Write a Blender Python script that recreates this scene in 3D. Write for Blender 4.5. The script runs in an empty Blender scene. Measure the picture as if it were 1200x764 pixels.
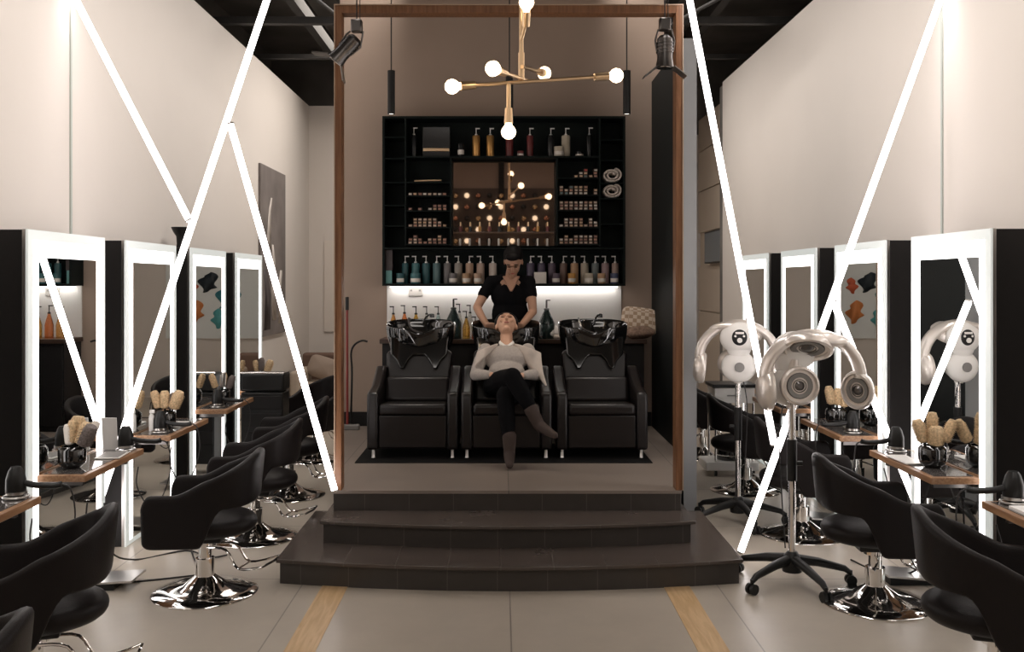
import bpy, bmesh, math, random
from mathutils import Vector, Matrix, Euler
random.seed(7)
S = bpy.context.scene
COL = S.collection
PI = math.pi
CH = 1.75            # eye height of the photographer
FPX = 1100.0         # focal length in pixels of a 1200 px wide frame

# ------------------------------------------------------------------ materials
MATS = {}
def mat(name, col, rough=.5, metal=0., noise=0., nscale=8., spec=.5, coat=0., emit=None, es=0., trans=0., bump=0., bscale=60., ior=1.45, sheen=0.):
    if name in MATS: return MATS[name]
    m = bpy.data.materials.new(name); m.use_nodes = True
    nt = m.node_tree; b = nt.nodes['Principled BSDF']
    c = (col[0], col[1], col[2], 1)
    b.inputs['Base Color'].default_value = c
    b.inputs['Roughness'].default_value = rough
    b.inputs['Metallic'].default_value = metal
    b.inputs['Specular IOR Level'].default_value = spec
    b.inputs['Coat Weight'].default_value = coat
    b.inputs['Transmission Weight'].default_value = trans
    b.inputs['IOR'].default_value = ior
    if sheen: b.inputs['Sheen Weight'].default_value = sheen
    if emit:
        b.inputs['Emission Color'].default_value = (*emit, 1); b.inputs['Emission Strength'].default_value = es
    tc = nt.nodes.new('ShaderNodeTexCoord')
    if noise:
        n = nt.nodes.new('ShaderNodeTexNoise'); n.inputs['Scale'].default_value = nscale; n.inputs['Detail'].default_value = 6
        r = nt.nodes.new('ShaderNodeMapRange'); r.inputs['To Min'].default_value = 1-noise; r.inputs['To Max'].default_value = 1+noise
        r.inputs['From Min'].default_value = .3; r.inputs['From Max'].default_value = .7
        mx = nt.nodes.new('ShaderNodeMix'); mx.data_type = 'RGBA'; mx.blend_type = 'MULTIPLY'; mx.inputs[0].default_value = 1
        mx.inputs[6].default_value = c
        nt.links.new(tc.outputs['Object'], n.inputs['Vector']); nt.links.new(n.outputs['Fac'], r.inputs['Value'])
        nt.links.new(r.outputs['Result'], mx.inputs[7]); nt.links.new(mx.outputs[2], b.inputs['Base Color'])
    if bump:
        n2 = nt.nodes.new('ShaderNodeTexNoise'); n2.inputs['Scale'].default_value = bscale; n2.inputs['Detail'].default_value = 4
        bp = nt.nodes.new('ShaderNodeBump'); bp.inputs['Strength'].default_value = bump; bp.inputs['Distance'].default_value = .01
        nt.links.new(tc.outputs['Object'], n2.inputs['Vector']); nt.links.new(n2.outputs['Fac'], bp.inputs['Height'])
        nt.links.new(bp.outputs['Normal'], b.inputs['Normal'])
    MATS[name] = m
    return m

def wood(name, c1, c2, rough=.4, scale=(1, 1, 1), sc=6):
    if name in MATS: return MATS[name]
    m = mat(name, c1, rough); nt = m.node_tree; b = nt.nodes['Principled BSDF']
    tc = nt.nodes.new('ShaderNodeTexCoord'); mp = nt.nodes.new('ShaderNodeMapping'); mp.inputs['Scale'].default_value = scale
    n = nt.nodes.new('ShaderNodeTexNoise'); n.inputs['Scale'].default_value = sc; n.inputs['Detail'].default_value = 8; n.inputs['Distortion'].default_value = .6
    cr = nt.nodes.new('ShaderNodeValToRGB'); cr.color_ramp.elements[0].position = .35; cr.color_ramp.elements[1].position = .68
    cr.color_ramp.elements[0].color = (*c1, 1); cr.color_ramp.elements[1].color = (*c2, 1)
    nt.links.new(tc.outputs['Object'], mp.inputs['Vector']); nt.links.new(mp.outputs[0], n.inputs['Vector'])
    nt.links.new(n.outputs['Fac'], cr.inputs[0]); nt.links.new(cr.outputs[0], b.inputs['Base Color'])
    return m

def tiled(name, c, mortar, w, h, off=(0, 0, 0), rot=(0, 0, 0), rough=.3, msize=.004, var=.12, nsc=2.5, spec=.5, rvar=.1):
    m = mat(name, c, rough, spec=spec); nt = m.node_tree; b = nt.nodes['Principled BSDF']
    tc = nt.nodes.new('ShaderNodeTexCoord'); mp = nt.nodes.new('ShaderNodeMapping')
    mp.inputs['Location'].default_value = off; mp.inputs['Rotation'].default_value = rot
    br = nt.nodes.new('ShaderNodeTexBrick'); br.offset = 0; br.inputs['Scale'].default_value = 1
    br.inputs['Brick Width'].default_value = w; br.inputs['Row Height'].default_value = h
    br.inputs['Mortar Size'].default_value = msize; br.inputs['Mortar Smooth'].default_value = .1
    br.inputs['Color1'].default_value = (*c, 1); br.inputs['Color2'].default_value = (c[0]*1.06, c[1]*1.06, c[2]*1.06, 1)
    br.inputs['Mortar'].default_value = (*mortar, 1)
    n = nt.nodes.new('ShaderNodeTexNoise'); n.inputs['Scale'].default_value = nsc; n.inputs['Detail'].default_value = 9; n.inputs['Roughness'].default_value = .65
    r = nt.nodes.new('ShaderNodeMapRange'); r.inputs['From Min'].default_value = .2; r.inputs['From Max'].default_value = .8
    r.inputs['To Min'].default_value = 1-var; r.inputs['To Max'].default_value = 1+var
    mx = nt.nodes.new('ShaderNodeMix'); mx.data_type = 'RGBA'; mx.blend_type = 'MULTIPLY'; mx.inputs[0].default_value = 1
    r2 = nt.nodes.new('ShaderNodeMapRange'); r2.inputs['From Min'].default_value = .1; r2.inputs['From Max'].default_value = .9
    r2.inputs['To Min'].default_value = rough-rvar; r2.inputs['To Max'].default_value = rough+rvar
    nt.links.new(tc.outputs['Object'], mp.inputs['Vector']); nt.links.new(mp.outputs[0], br.inputs['Vector'])
    nt.links.new(tc.outputs['Object'], n.inputs['Vector']); nt.links.new(n.outputs['Fac'], r.inputs['Value']); nt.links.new(n.outputs['Fac'], r2.inputs['Value'])
    nt.links.new(br.outputs['Color'], mx.inputs[6]); nt.links.new(r.outputs['Result'], mx.inputs[7])
    nt.links.new(mx.outputs[2], b.inputs['Base Color']); nt.links.new(r2.outputs['Result'], b.inputs['Roughness'])
    return m

M_floor = tiled('floor_tile', (.44, .39, .33), (.25, .22, .19), 1.2, 1.2, off=(-.05, -.74, 0), rough=.33, msize=.004, var=.13, nsc=2.2)
M_step = tiled('step_tile', (.075, .060, .052), (.10, .09, .08), .30, 1.0, off=(0, 0, 0), rough=.24, msize=.0025, var=.10, nsc=3)
M_riser = tiled('riser_tile', (.050, .044, .040), (.10, .09, .08), .285, 5.0, off=(.02, 2.5, 0), rot=(PI/2, 0, 0), rough=.38, msize=.0025, var=.15, nsc=9)
M_plat = tiled('platform_tile', (.21, .175, .15), (.09, .08, .07), 1.2, 1.2, off=(-.05, -.0, 0), rough=.4, msize=.003, var=.18, nsc=3)
M_wall = mat('wall_plaster', (.70, .65, .605), .75, noise=.02, nscale=1.2)
M_wallr = mat('wall_plaster_pale', (.70, .65, .605), .75, noise=.02, nscale=1.2)
M_booth = mat('booth_plaster', (.36, .275, .22), .8, noise=.03, nscale=2)
M_splash = mat('splashback_white', (.85, .83, .80), .35)
M_black = mat('ceiling_black', (.15, .14, .13), .8, noise=.3, nscale=1.5)
M_beam = mat('beam_grey', (.035, .033, .032), .6, noise=.2, nscale=6)
M_darklam = mat('dark_laminate', (.012, .011, .011), .5, noise=.08, nscale=20, spec=.3)
M_shelf = mat('shelf_dark_green', (.003, .0065, .006), .65, noise=.1, nscale=10, spec=.2)
M_leather = mat('black_leather', (.010, .008, .008), .44, bump=.12, bscale=180, spec=.20)
M_leather2 = mat('black_leather_soft', (.008, .006, .006), .30, bump=.10, bscale=120, spec=.5)
M_piping = mat('seat_edge_leather', (.045, .040, .038), .35)
M_chrome = mat('chrome', (.78, .76, .74), .07, 1.0)
M_steel = mat('brushed_steel', (.55, .53, .51), .28, 1.0)
M_dsteel = mat('dark_metal', (.16, .15, .145), .3, 1.0)
M_mirror = mat('mirror_glass', (.86, .87, .86), .012, 1.0)
M_mirdark = mat('shelf_mirror_glass', (.42, .35, .31), .02, 1.0)
M_gold = mat('brushed_gold', (.80, .58, .36), .28, 1.0)
M_blackgloss = mat('black_gloss_ceramic', (.006, .006, .006), .06, coat=1.0)
M_blackplast = mat('black_plastic', (.012, .012, .012), .38, spec=.35)
M_silverp = mat('silver_plastic', (.78, .72, .67), .28, .45, coat=.5)
M_whitep = mat('white_plastic', (.80, .78, .75), .3)
M_greyp = mat('grey_plastic', (.22, .21, .20), .4)
M_rubber = mat('cable_rubber', (.02, .018, .018), .5)
M_bristle = mat('blond_bristle', (.62, .45, .27), .8, noise=.35, nscale=90, bump=.6, bscale=220)
M_bristled = mat('grey_bristle', (.16, .13, .12), .7, noise=.4, nscale=120, bump=.6, bscale=260)
M_cream = mat('cream_plastic', (.75, .70, .64), .4)
M_skin = mat('skin', (.42, .24, .16), .5, noise=.05, nscale=12)
M_skin2 = mat('skin_pale', (.58, .34, .23), .48, noise=.05, nscale=12)
M_hair = mat('dark_hair', (.006, .005, .005), .6, spec=.15)
M_tee = mat('black_cotton', (.005, .005, .006), .9, spec=.08, bump=.2, bscale=40)
M_sweater = mat('grey_knit', (.42, .38, .35), .9, noise=.08, nscale=60, bump=.4, bscale=150)
M_jacket = mat('cream_coat', (.60, .53, .47), .85, noise=.05, nscale=20)
M_jeans = mat('black_denim', (.005, .005, .006), .85, spec=.1, bump=.2, bscale=90)
M_boot = mat('taupe_suede', (.055, .038, .032), .8)
M_lip = mat('lip_red', (.35, .10, .08), .5)
M_towel = mat('towel', (.66, .58, .52), .95, noise=.1, nscale=40, bump=.6, bscale=120)
M_towelw = mat('towel_white', (.80, .77, .74), .95, bump=.6, bscale=120)
M_deskw = wood('desk_wood', (.24, .12, .06), (.38, .22, .12), .32, (12, 1, 12), 5)
M_framew = wood('frame_wood', (.15, .065, .028), (.24, .11, .05), .45, (14, 14, 1), 4)
M_inlay = wood('inlay_wood', (.52, .34, .17), (.66, .46, .26), .45, (10, 1, 10), 4)
M_deskt = mat('desk_top_glass', (.10, .09, .085), .08, coat=.6)
M_counter = wood('counter_wood', (.030, .017, .012), (.055, .030, .020), .35, (1, 10, 10), 5)
M_sofa = mat('sofa_cream', (.50, .42, .34), .9, noise=.05, nscale=30)
M_sofab = mat('sofa_brown', (.16, .10, .075), .8)
M_mat = mat('floor_mat', (.010, .010, .010), .8, spec=.1)
M_paper = mat('paper', (.8, .78, .76), .6)
M_poster = mat('poster_grey', (.19, .165, .155), .6, noise=.25, nscale=2.2)
M_red = mat('mop_red', (.22, .03, .025), .4)
def emis(name, c, s): return mat(name, (.9, .9, .9), .4, emit=c, es=s)
M_tube = emis('led_tube', (1, .93, .92), 7.0)
M_led = emis('mirror_led', (1, .95, .93), 3.2)
M_frost = mat('frosted_edge', (.80, .83, .82), .25, emit=(.9, 1, .98), es=.28)
M_bulb = emis('lamp_bulb', (1, .74, .46), 6.0)
M_under = emis('shelf_under_led', (1, .95, .90), 9.5)
M_spotface = emis('pendant_lens', (1, .9, .78), 3.0)
def glass(name, c, rough=.08): return mat(name, c, rough, trans=.8, spec=.5)

# ------------------------------------------------------------------ mesh builder
class MB:
    def __init__(s): s.bm = bmesh.new()
    def _m(s, vs, M):
        for v in vs: v.co = M @ v.co
    def box(s, x0, x1, y0, y1, z0, z1, rot=None, piv=None):
        vs = [s.bm.verts.new((x, y, z)) for x in (x0, x1) for y in (y0, y1) for z in (z0, z1)]
        for f in ((0, 1, 3, 2), (4, 6, 7, 5), (0, 4, 5, 1), (2, 3, 7, 6), (0, 2, 6, 4), (1, 5, 7, 3)):
            s.bm.faces.new([vs[i] for i in f])
        if rot:
            p = Vector(piv or ((x0+x1)/2, (y0+y1)/2, (z0+z1)/2))
            s._m(vs, Matrix.Translation(p) @ Euler(rot).to_matrix().to_4x4() @ Matrix.Translation(-p))
        return s
    def sph(s, c, r, rot=None, u=20, v=12):
        if not hasattr(r, '__len__'): r = (r, r, r)
        R = Euler(rot).to_matrix().to_4x4() if rot else Matrix.Identity(4)
        M = Matrix.Translation(c) @ R @ Matrix.Diagonal((*r, 1))
        bmesh.ops.create_uvsphere(s.bm, u_segments=u, v_segments=v, radius=1, matrix=M)
        return s
    def cone(s, a, ra, b, rb, n=20, cap=True):
        a = Vector(a); b = Vector(b); d = b-a
        q = d.to_track_quat('Z', 'Y').to_matrix().to_4x4()
        M = Matrix.Translation((a+b)/2) @ q
        bmesh.ops.create_cone(s.bm, cap_ends=cap, segments=n, radius1=max(ra, 1e-5), radius2=max(rb, 1e-5), depth=d.length, matrix=M)
        return s
    def cyl(s, a, b, r, n=20): return s.cone(a, r, b, r, n)
    def lathe(s, prof, c=(0, 0, 0), n=28, rot=None, sx=1, sy=1):
        R = Euler(rot).to_matrix() if rot else Matrix.Identity(3)
        rings = []
        for r, z in prof:
            if r < 1e-5: rings.append([s.bm.verts.new(Vector(c)+R@Vector((0, 0, z)))])
            else: rings.append([s.bm.verts.new(Vector(c)+R@Vector((r*sx*math.cos(2*PI*i/n), r*sy*math.sin(2*PI*i/n), z))) for i in range(n)])
        for A, B in zip(rings, rings[1:]):
            if len(A) == 1 and len(B) == 1: continue
            for i in range(n):
                j = (i+1) % n
                if len(A) == 1: f = [A[0], B[i], B[j]]
                elif len(B) == 1: f = [A[i], A[j], B[0]]
                else: f = [A[i], A[j], B[j], B[i]]
                try: s.bm.faces.new(f)
                except ValueError: pass
        return s
    def tube(s, pts, r, n=10, cap=True, rs=None, flat=1.0):
        pts = [Vector(p) for p in pts]
        if rs is None: rs = [r]*len(pts)
        rings = []; up = None
        for i, p in enumerate(pts):
            t = (pts[min(i+1, len(pts)-1)]-pts[max(i-1, 0)]).normalized()
            if up is None:
                up = Vector((0, 0, 1)) if abs(t.z) < .9 else Vector((0, 1, 0))
            a = t.cross(up).normalized(); bb = a.cross(t).normalized(); up = bb
            rings.append([s.bm.verts.new(p + (a*math.cos(2*PI*k/n)*rs[i] + bb*math.sin(2*PI*k/n)*rs[i]*flat)) for k in range(n)])
        for A, B in zip(rings, rings[1:]):
            for k in range(n):
                s.bm.faces.new([A[k], A[(k+1) % n], B[(k+1) % n], B[k]])
        if cap:
            s.bm.faces.new(rings[0][::-1]); s.bm.faces.new(rings[-1])
        return s
    def prism(s, poly, z0, z1, M=None):
        a = [s.bm.verts.new((x, y, z0)) for x, y in poly]; b = [s.bm.verts.new((x, y, z1)) for x, y in poly]
        s.bm.faces.new(a[::-1]); s.bm.faces.new(b)
        n = len(poly)
        for i in range(n): s.bm.faces.new([a[i], a[(i+1) % n], b[(i+1) % n], b[i]])
        if M is not None: s._m(a+b, M)
        return s
    def grid(s, fn, nu, nv, closed=False):
        g = [[s.bm.verts.new(fn(i/nu, j/nv)) for j in range(nv+1)] for i in range(nu if closed else nu+1)]
        N = len(g)
        for i in range(nu):
            for j in range(nv):
                a, b = g[i % N], g[(i+1) % N]
                s.bm.faces.new([a[j], b[j], b[j+1], a[j+1]])
        return s

def smooth_path(pts, k=6):
    P = [Vector(p) for p in pts]; out = []
    for i in range(len(P)-1):
        p0 = P[max(i-1, 0)]; p1 = P[i]; p2 = P[i+1]; p3 = P[min(i+2, len(P)-1)]
        for j in range(k):
            t = j/k
            out.append(.5*((2*p1)+(-p0+p2)*t+(2*p0-5*p1+4*p2-p3)*t*t+(-p0+3*p1-3*p2+p3)*t**3))
    out.append(P[-1]); return out

def obj(name, mb, m, parent=None, label=None, bevel=0, smooth=True, sub=0, solid=0, remesh=0, sm=0, bseg=2, extra=None):
    bmesh.ops.recalc_face_normals(mb.bm, faces=mb.bm.faces)
    me = bpy.data.meshes.new(name); mb.bm.to_mesh(me); mb.bm.free()
    if smooth:
        for p in me.polygons: p.use_smooth = True
        if not sub and not remesh: me.set_sharp_from_angle(angle=math.radians(38))
    me.materials.append(m)
    if extra:
        for e in extra: me.materials.append(e)
    o = bpy.data.objects.new(name, me); COL.objects.link(o)
    if parent: o.parent = parent
    if label: o['label'] = label
    if remesh:
        md = o.modifiers.new('r', 'REMESH'); md.mode = 'VOXEL'; md.voxel_size = remesh; md.use_smooth_shade = True
        if sm: s2 = o.modifiers.new('s', 'SMOOTH'); s2.iterations = sm; s2.factor = .5
    if solid:
        md = o.modifiers.new('t', 'SOLIDIFY'); md.thickness = solid; md.offset = 0
    if bevel:
        md = o.modifiers.new('b', 'BEVEL'); md.width = bevel; md.segments = bseg; md.limit_method = 'ANGLE'
    if sub:
        md = o.modifiers.new('u', 'SUBSURF'); md.levels = sub; md.render_levels = sub
    return o
def tag(o, label, cat, group=None):
    o['label'] = label; o['category'] = cat
    if group: o['group'] = group
    return o
def thing(name, label, cat, loc=(0, 0, 0), rz=0, group=None):
    o = bpy.data.objects.new(name, None); COL.objects.link(o); o.location = loc; o.rotation_euler = (0, 0, rz)
    o.empty_display_size = .1
    return tag(o, label, cat, group)
def struct(name, mb, m, parent=None, **k):
    o = obj(name, mb, m, parent, **k)
    if not parent: o['kind'] = 'structure'
    return o
def dup(root, loc=None, rz=None, label=None, group=None, scale=None):
    def rec(o, par):
        c = o.copy(); COL.objects.link(c)
        if par: c.parent = par
        for ch in list(o.children): rec(ch, c)
        return c
    r = rec(root, None)
    if loc is not None: r.location = loc
    if rz is not None: r.rotation_euler = (0, 0, rz)
    if scale is not None: r.scale = scale
    if label: r['label'] = label
    if group: r['group'] = group
    return r

# ------------------------------------------------------------------ camera
cam = bpy.data.cameras.new('camera'); co = bpy.data.objects.new('camera', cam); COL.objects.link(co)
co.location = (0, 0, CH); co.rotation_euler = (PI/2, 0, 0)
cam.sensor_width = 36; cam.lens = 36*FPX/1200
cam.shift_x = (600-587)/1200; cam.shift_y = -(382-331)/1200
cam.clip_start = .05
S.camera = co

# ------------------------------------------------------------------ room shell
WL, WR = -2.74, 2.81      # side walls
YF = -2.6                 # street front, behind the camera
YB = 14.3
struct('floor', MB().box(-3.6, 4.2, YF-.2, YB+.2, -.1, 0), M_floor)
struct('ceiling', MB().box(-3.6, 4.2, YF-.2, YB+.2, 5.2, 5.3), M_black)
struct('wall_left', MB().box(WL-.12, WL, YF, 13.4, 0, 4.27), M_wall)
struct('wall_right', MB().box(WR, WR+.12, YF, 11.9, 0, 4.29), M_wallr)
struct('wall_left_upper', MB().box(-3.6, -3.5, YF, YB, 0, 5.2), M_black)
struct('wall_right_upper', MB().box(4.1, 4.2, YF, YB, 0, 5.2), M_black)
struct('wall_left_return', MB().box(-3.5, -2.2, 13.4, 13.52, 0, 4.27), M_wall)
struct('wall_back', MB().box(-3.5, 4.1, YB, YB+.1, 0, 4.0), M_wall)
struct('wall_back_upper', MB().box(-3.5, 4.1, YB, YB+.1, 4.0, 5.2), M_black)
# panelled stretch of wall at the far right
pw = MB()
for z0, z1 in ((0, 1.32), (1.34, 1.98), (2.50, 3.10), (3.12, 3.70), (3.72, 4.2)):
    pw.box(3.0, 3.1, 12.05, 14.25, z0, z1)
pw.box(3.03, 3.1, 12.05, 14.25, 0, 4.2)
struct('wall_right_panelled', pw, mat('panel_beige', (.52, .44, .36), .6), smooth=False)
struct('trim_1', MB().box(WR, 3.12, 11.9, 12.05, 0, 4.25), M_black)
# closed wall behind the camera with dark posts, seen only in the mirrors; display rack added for their reflection
struct('wall_front', MB().box(-3.5, 4.1, YF-.1, YF, 0, 5.2), mat('front_brown', (.30, .225, .18), .8))
for k, x in enumerate((-1.55, -.05, 1.35)):
    struct('trim_%d' % (20+k), MB().box(x, x+.12, YF, YF+.06, 3.3, 5.2), M_darklam)
dr = thing('added_display_rack', 'wide dark display rack of round ornaments, added for the shelf mirror to reflect', 'rack', (0, YF, 0))
obj('rack_board', MB().box(-1.6, 1.6, .01, .05, 2.0, 3.75), mat('rack_brown', (.07, .05, .04), .6), dr)
o0 = None
for r_ in range(7):
    for c_ in range(13):
        mm_ = (r_*5+c_*3) % 4
        if o0 is None:
            o0 = {}
        if mm_ not in o0:
            o0[mm_] = obj('ornament', MB().sph((0, 0, 0), .055, u=14, v=8), [mat('ornament_gold', (.7, .5, .3), .25, 1.0), mat('ornament_dark', (.03, .03, .03), .2), mat('ornament_copper', (.6, .3, .2), .25, 1.0), emis('ornament_lit', (1, .8, .55), 2.0 if True else 0)][mm_], dr); oo = o0[mm_]
        else:
            oo = o0[mm_].copy(); COL.objects.link(oo)
        oo.location = (-1.44+c_*.24, .11, 2.15+r_*.24)

# black ceiling structure: beams and pipes
for k, (y, z, h) in enumerate(((7.0, 4.45, .10), (9.6, 4.16, .07), (11.3, 3.98, .05))):
    b = MB().box(WL, WR, y, y+.08, z, z+h) if k else MB().box(-3.5, 4.1, y, y+.08, z, z+h)
    if k: b = MB().box(-3.5, 4.1, y, y+.08, 4.35+k*.05, 4.35+k*.05+h)
    o = struct('trim_%d' % (2+k), b, M_beam)
for k, x in enumerate((-2.3, -1.75, 1.9, 2.35)):
    struct('trim_%d' % (6+k), MB().box(x, x+.10, -1, 14.2, 4.75, 4.95), M_beam)
for k, (a, b) in enumerate((((-1.75, 8.3, 4.35), (-1.35, 11.5, 4.25)), ((2.0, 8.3, 4.30), (1.5, 11.0, 4.1)))):
    tag(obj('ceiling_pipe', MB().cyl(a, (b[0], b[1], 4.5), .018), M_beam), 'thin grey pipe under the black ceiling %s the booth' % ('left of' if k == 0 else 'right of'), 'pipe')
dk = MB().box(-1.95, -1.25, 12.0, 13.0, 3.2, 4.7)
tag(obj('ceiling_duct', MB().tube([(-2.2, 12.6, 4.6), (1.0, 12.6, 4.6)], .25, n=16), M_beam), 'fat dark air duct crossing under the ceiling at the back', 'duct')
# wall seams where the light tubes start
M_seam = mat('seam_strip', (.50, .54, .50), .3)
struct('trim_12', MB().box(WL, WL+.010, 5.96, 5.98, 0, 4.27), M_seam)
struct('trim_13', MB().box(WR-.010, WR, 5.96, 5.98, 0, 4.29), M_seam)
# timber strips let into the floor
struct('trim_14', MB().box(-1.03, -.88, YF, 5.6, -.01, .003), M_inlay)
struct('trim_15', MB().box(.935, 1.085, YF, 5.6, -.01, .003), M_inlay)

# ------------------------------------------------------------------ platform with curved steps
def step_poly(x0, x1, yc, bulge, y1, xb0=None, xb1=None, n=24):
    p = []
    for i in range(n+1):
        t = i/n; x = x0+(x1-x0)*t
        p.append((x, yc-bulge*(1-(2*t-1)**2)))
    p += [(x1 if xb1 is None else xb1, y1), (x0 if xb0 is None else xb0, y1)]
    return p
plat = thing('stepped_platform', 'dark tiled stage with three shallow curved steps under the wooden frame', 'platform', (0, 0, 0))
h1, h2, h3 = .146, .285, .415
def inset(p, d):   # simple front/side inset for the riser below the nosing
    return p
obj('riser', MB().prism(step_poly(-1.285, 1.385, 5.46, .14, 6.6), 0, h1-.022), M_riser, plat)
obj('step_tread', MB().prism(step_poly(-1.305, 1.405, 5.44, .15, 6.6), h1-.022, h1), M_step, plat, bevel=.004)
obj('riser', MB().prism(step_poly(-1.095, 1.17, 5.79, .12, 6.4), h1, h2-.022), M_riser, plat)
obj('step_tread', MB().prism(step_poly(-1.115, 1.20, 5.77, .13, 6.4), h2-.022, h2), M_step, plat, bevel=.004)
obj('riser', MB().prism([(-1.075, 6.03), (1.155, 6.03), (1.39, 7.2), (1.39, 8.7), (-1.48, 8.7)], h2, h3-.02), M_riser, plat)
obj('platform_deck', MB().prism([(-1.08, 6.02), (1.16, 6.02), (1.40, 7.2), (1.40, 8.75), (-1.5, 8.75)], h3-.02, h3), M_plat, plat)
obj('platform_core', MB().prism([(-1.07, 6.6), (1.15, 6.6), (1.38, 7.2), (1.38, 8.7), (-1.45, 8.7)], 0, h2), M_riser, plat)

struct('wall_booth_back', MB().box(-1.5, 1.52, 8.75, 8.87, 0, 4.4), M_booth)
struct('wall_booth_right', MB().box(1.405, 1.49, 7.205, 8.75, 0, 3.62), mat('booth_dark_panel', (.012, .014, .014), .6, spec=.2))
struct('trim_16', MB().box(1.40, 1.50, 7.19, 7.205, 0, 3.62), mat('booth_edge_grey', (.30, .31, .32), .5))
struct('wall_booth_splash', MB().box(-1.06, 1.12, 8.735, 8.75, 1.22, 1.74), M_splash)
struct('baseboard_booth', MB().box(-1.5, 1.40, 8.73, 8.75, h3, h3+.13), M_blackplast)

# wooden portal frame
fr = thing('portal_frame', 'tall slim wooden frame standing on the front edge of the dark stage', 'frame', (0, 5.97, 0))
fx0, fx1, fzt = -1.065, 1.165, 3.53
obj('post', MB().box(fx0, fx0+.042, 0.055, .16, h3, fzt), M_framew, fr, bevel=.003)
obj('post', MB().box(fx1-.042, fx1, 0.055, .16, h3, fzt), M_framew, fr, bevel=.003)
obj('lintel', MB().box(fx0+.042, fx1-.042, 0.055, .16, fzt-.05, fzt), M_framew, fr, bevel=.003)
obj('edge_strip', MB().box(fx0-.006, fx0, .05, .16, h3, fzt+.006).box(fx1, fx1+.006, .05, .16, h3, fzt+.006).box(fx0, fx1, .05, .16, fzt, fzt+.006), mat('frame_edge_lit', (.45, .33, .24), .4), fr, label='outer edge with tube light painted pale')  # pale colour stands in for tube light on the outer edge

# ------------------------------------------------------------------ LED light tubes (all in the plane of the portal frame)
def W(px, py, Y): return Vector(((px-587)/FPX*Y, Y, CH-(py-331)/FPX*Y))
def led(a, b, label):
    a = Vector(a); b = Vector(b); d = (b-a).normalized()
    t = thing('light_tube', label, 'light tube', tuple(a), 0, 'straight white light tubes leaning in front of the mirrors')
    obj('diffuser', MB().cyl((0, 0, 0), b-a, .021, 14), M_tube, t)
    obj('end_cap', MB().cyl(d*-.012, (0, 0, 0), .022, 14), M_steel, t)
    obj('end_cap', MB().cyl(b-a, b-a+d*.012, .022, 14), M_steel, t)
    return t
YT = 5.94
led(W(85, -8, YT), W(221, 257, YT), 'white light tube slanting down the upper left wall to meet the longest one')
led(W(326, -40, YT+.045), W(96, 650, YT+.045), 'longest light tube on the left, running from ceiling to floor')
led(W(270, 146, YT), W(392, 574, YT), 'white light tube ending at the left foot of the wooden frame')
led(W(804, -22, YT), W(907, 520, YT), 'light tube dropping from the top right corner of the wooden frame')
led(W(1103, -4, YT-.05), W(868, 646, YT-.05), 'longest light tube on the right, ending on the floor beside the steps')
led(W(977, 354, YT), W(1100, 655, YT), 'short light tube branching behind the near right desk')

# ------------------------------------------------------------------ mirror stations
def station(side, y0, label, w=.96):
    """lit mirror box; local x points from wall to aisle"""
    t = thing('mirror_station', label, 'mirror', (WL if side < 0 else WR, y0, 0), 0 if side < 0 else PI, 'tall lit mirror boxes along both walls')
    # in local space for the right side (rotated by pi) y runs backwards, so flip
    s = 1 if side < 0 else -1
    d = .26 if side < 0 else .28
    H = 2.03
    def B(mb, x0, x1, ya, yb, z0, z1):
        a, b = sorted((ya*s, yb*s)); return mb.box(x0, x1, a, b, z0, z1)
    obj('cabinet', B(MB(), 0.003, d-.03, 0, w, 0, H-.002), M_darklam, t, bevel=.003)
    e = MB(); B(e, d-.03, d-.012, 0, w, 0, H)
    obj('edge_trim', e, M_steel, t, label='brushed metal edge')
    f = MB(); z0 = .03; a = .055
    B(f, d-.012, d, 0, a, z0, H); B(f, d-.012, d, w-a, w, z0, H); B(f, d-.012, d, a, w-a, H-a, H); B(f, d-.012, d, 0, w, 0, z0)
    obj('frosted_edge', f, M_frost, t, smooth=False)
    g = MB(); b = .115
    B(g, d-.012, d+.001, a, b, z0, H-a); B(g, d-.012, d+.001, w-b, w-a, z0, H-a); B(g, d-.012, d+.001, b, w-b, H-b-.03, H-a)
    obj('light_band', g, M_led, t, smooth=False)
    m = MB(); B(m, d-.012, d-.002, b, w-b, z0, H-b-.03)
    obj('mirror_pane', m, M_mirror, t, smooth=False)
    return t
LY = [3.62, 4.92, 6.21, 7.51, 8.79]
RY = [3.50, 4.85, 6.18, 7.54, 8.90]
names = ['nearest', 'second', 'third', 'fourth', 'fifth']
lab = {-1: ['lit mirror box cut by the left picture edge', 'tall lit mirror box nearest on the left, reflecting a slanting tube',
            'lit mirror box on the left wall crossed by the longest light tube', 'lit mirror box on the left with orange and blue art reflected',
            'farthest lit mirror box on the left wall, before the grey poster'],
       1: ['lit mirror box cut by the right picture edge', 'tall lit mirror box nearest on the right, behind the brush pot',
           'lit mirror box on the right beside the near hair processor', 'lit mirror box on the right between the two hair processors',
           'farthest lit mirror box on the right wall']}
for i, y in enumerate(LY): station(-1, y, lab[-1][i])
for i, y in enumerate(RY): station(1, y, lab[1][i], .94)

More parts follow.
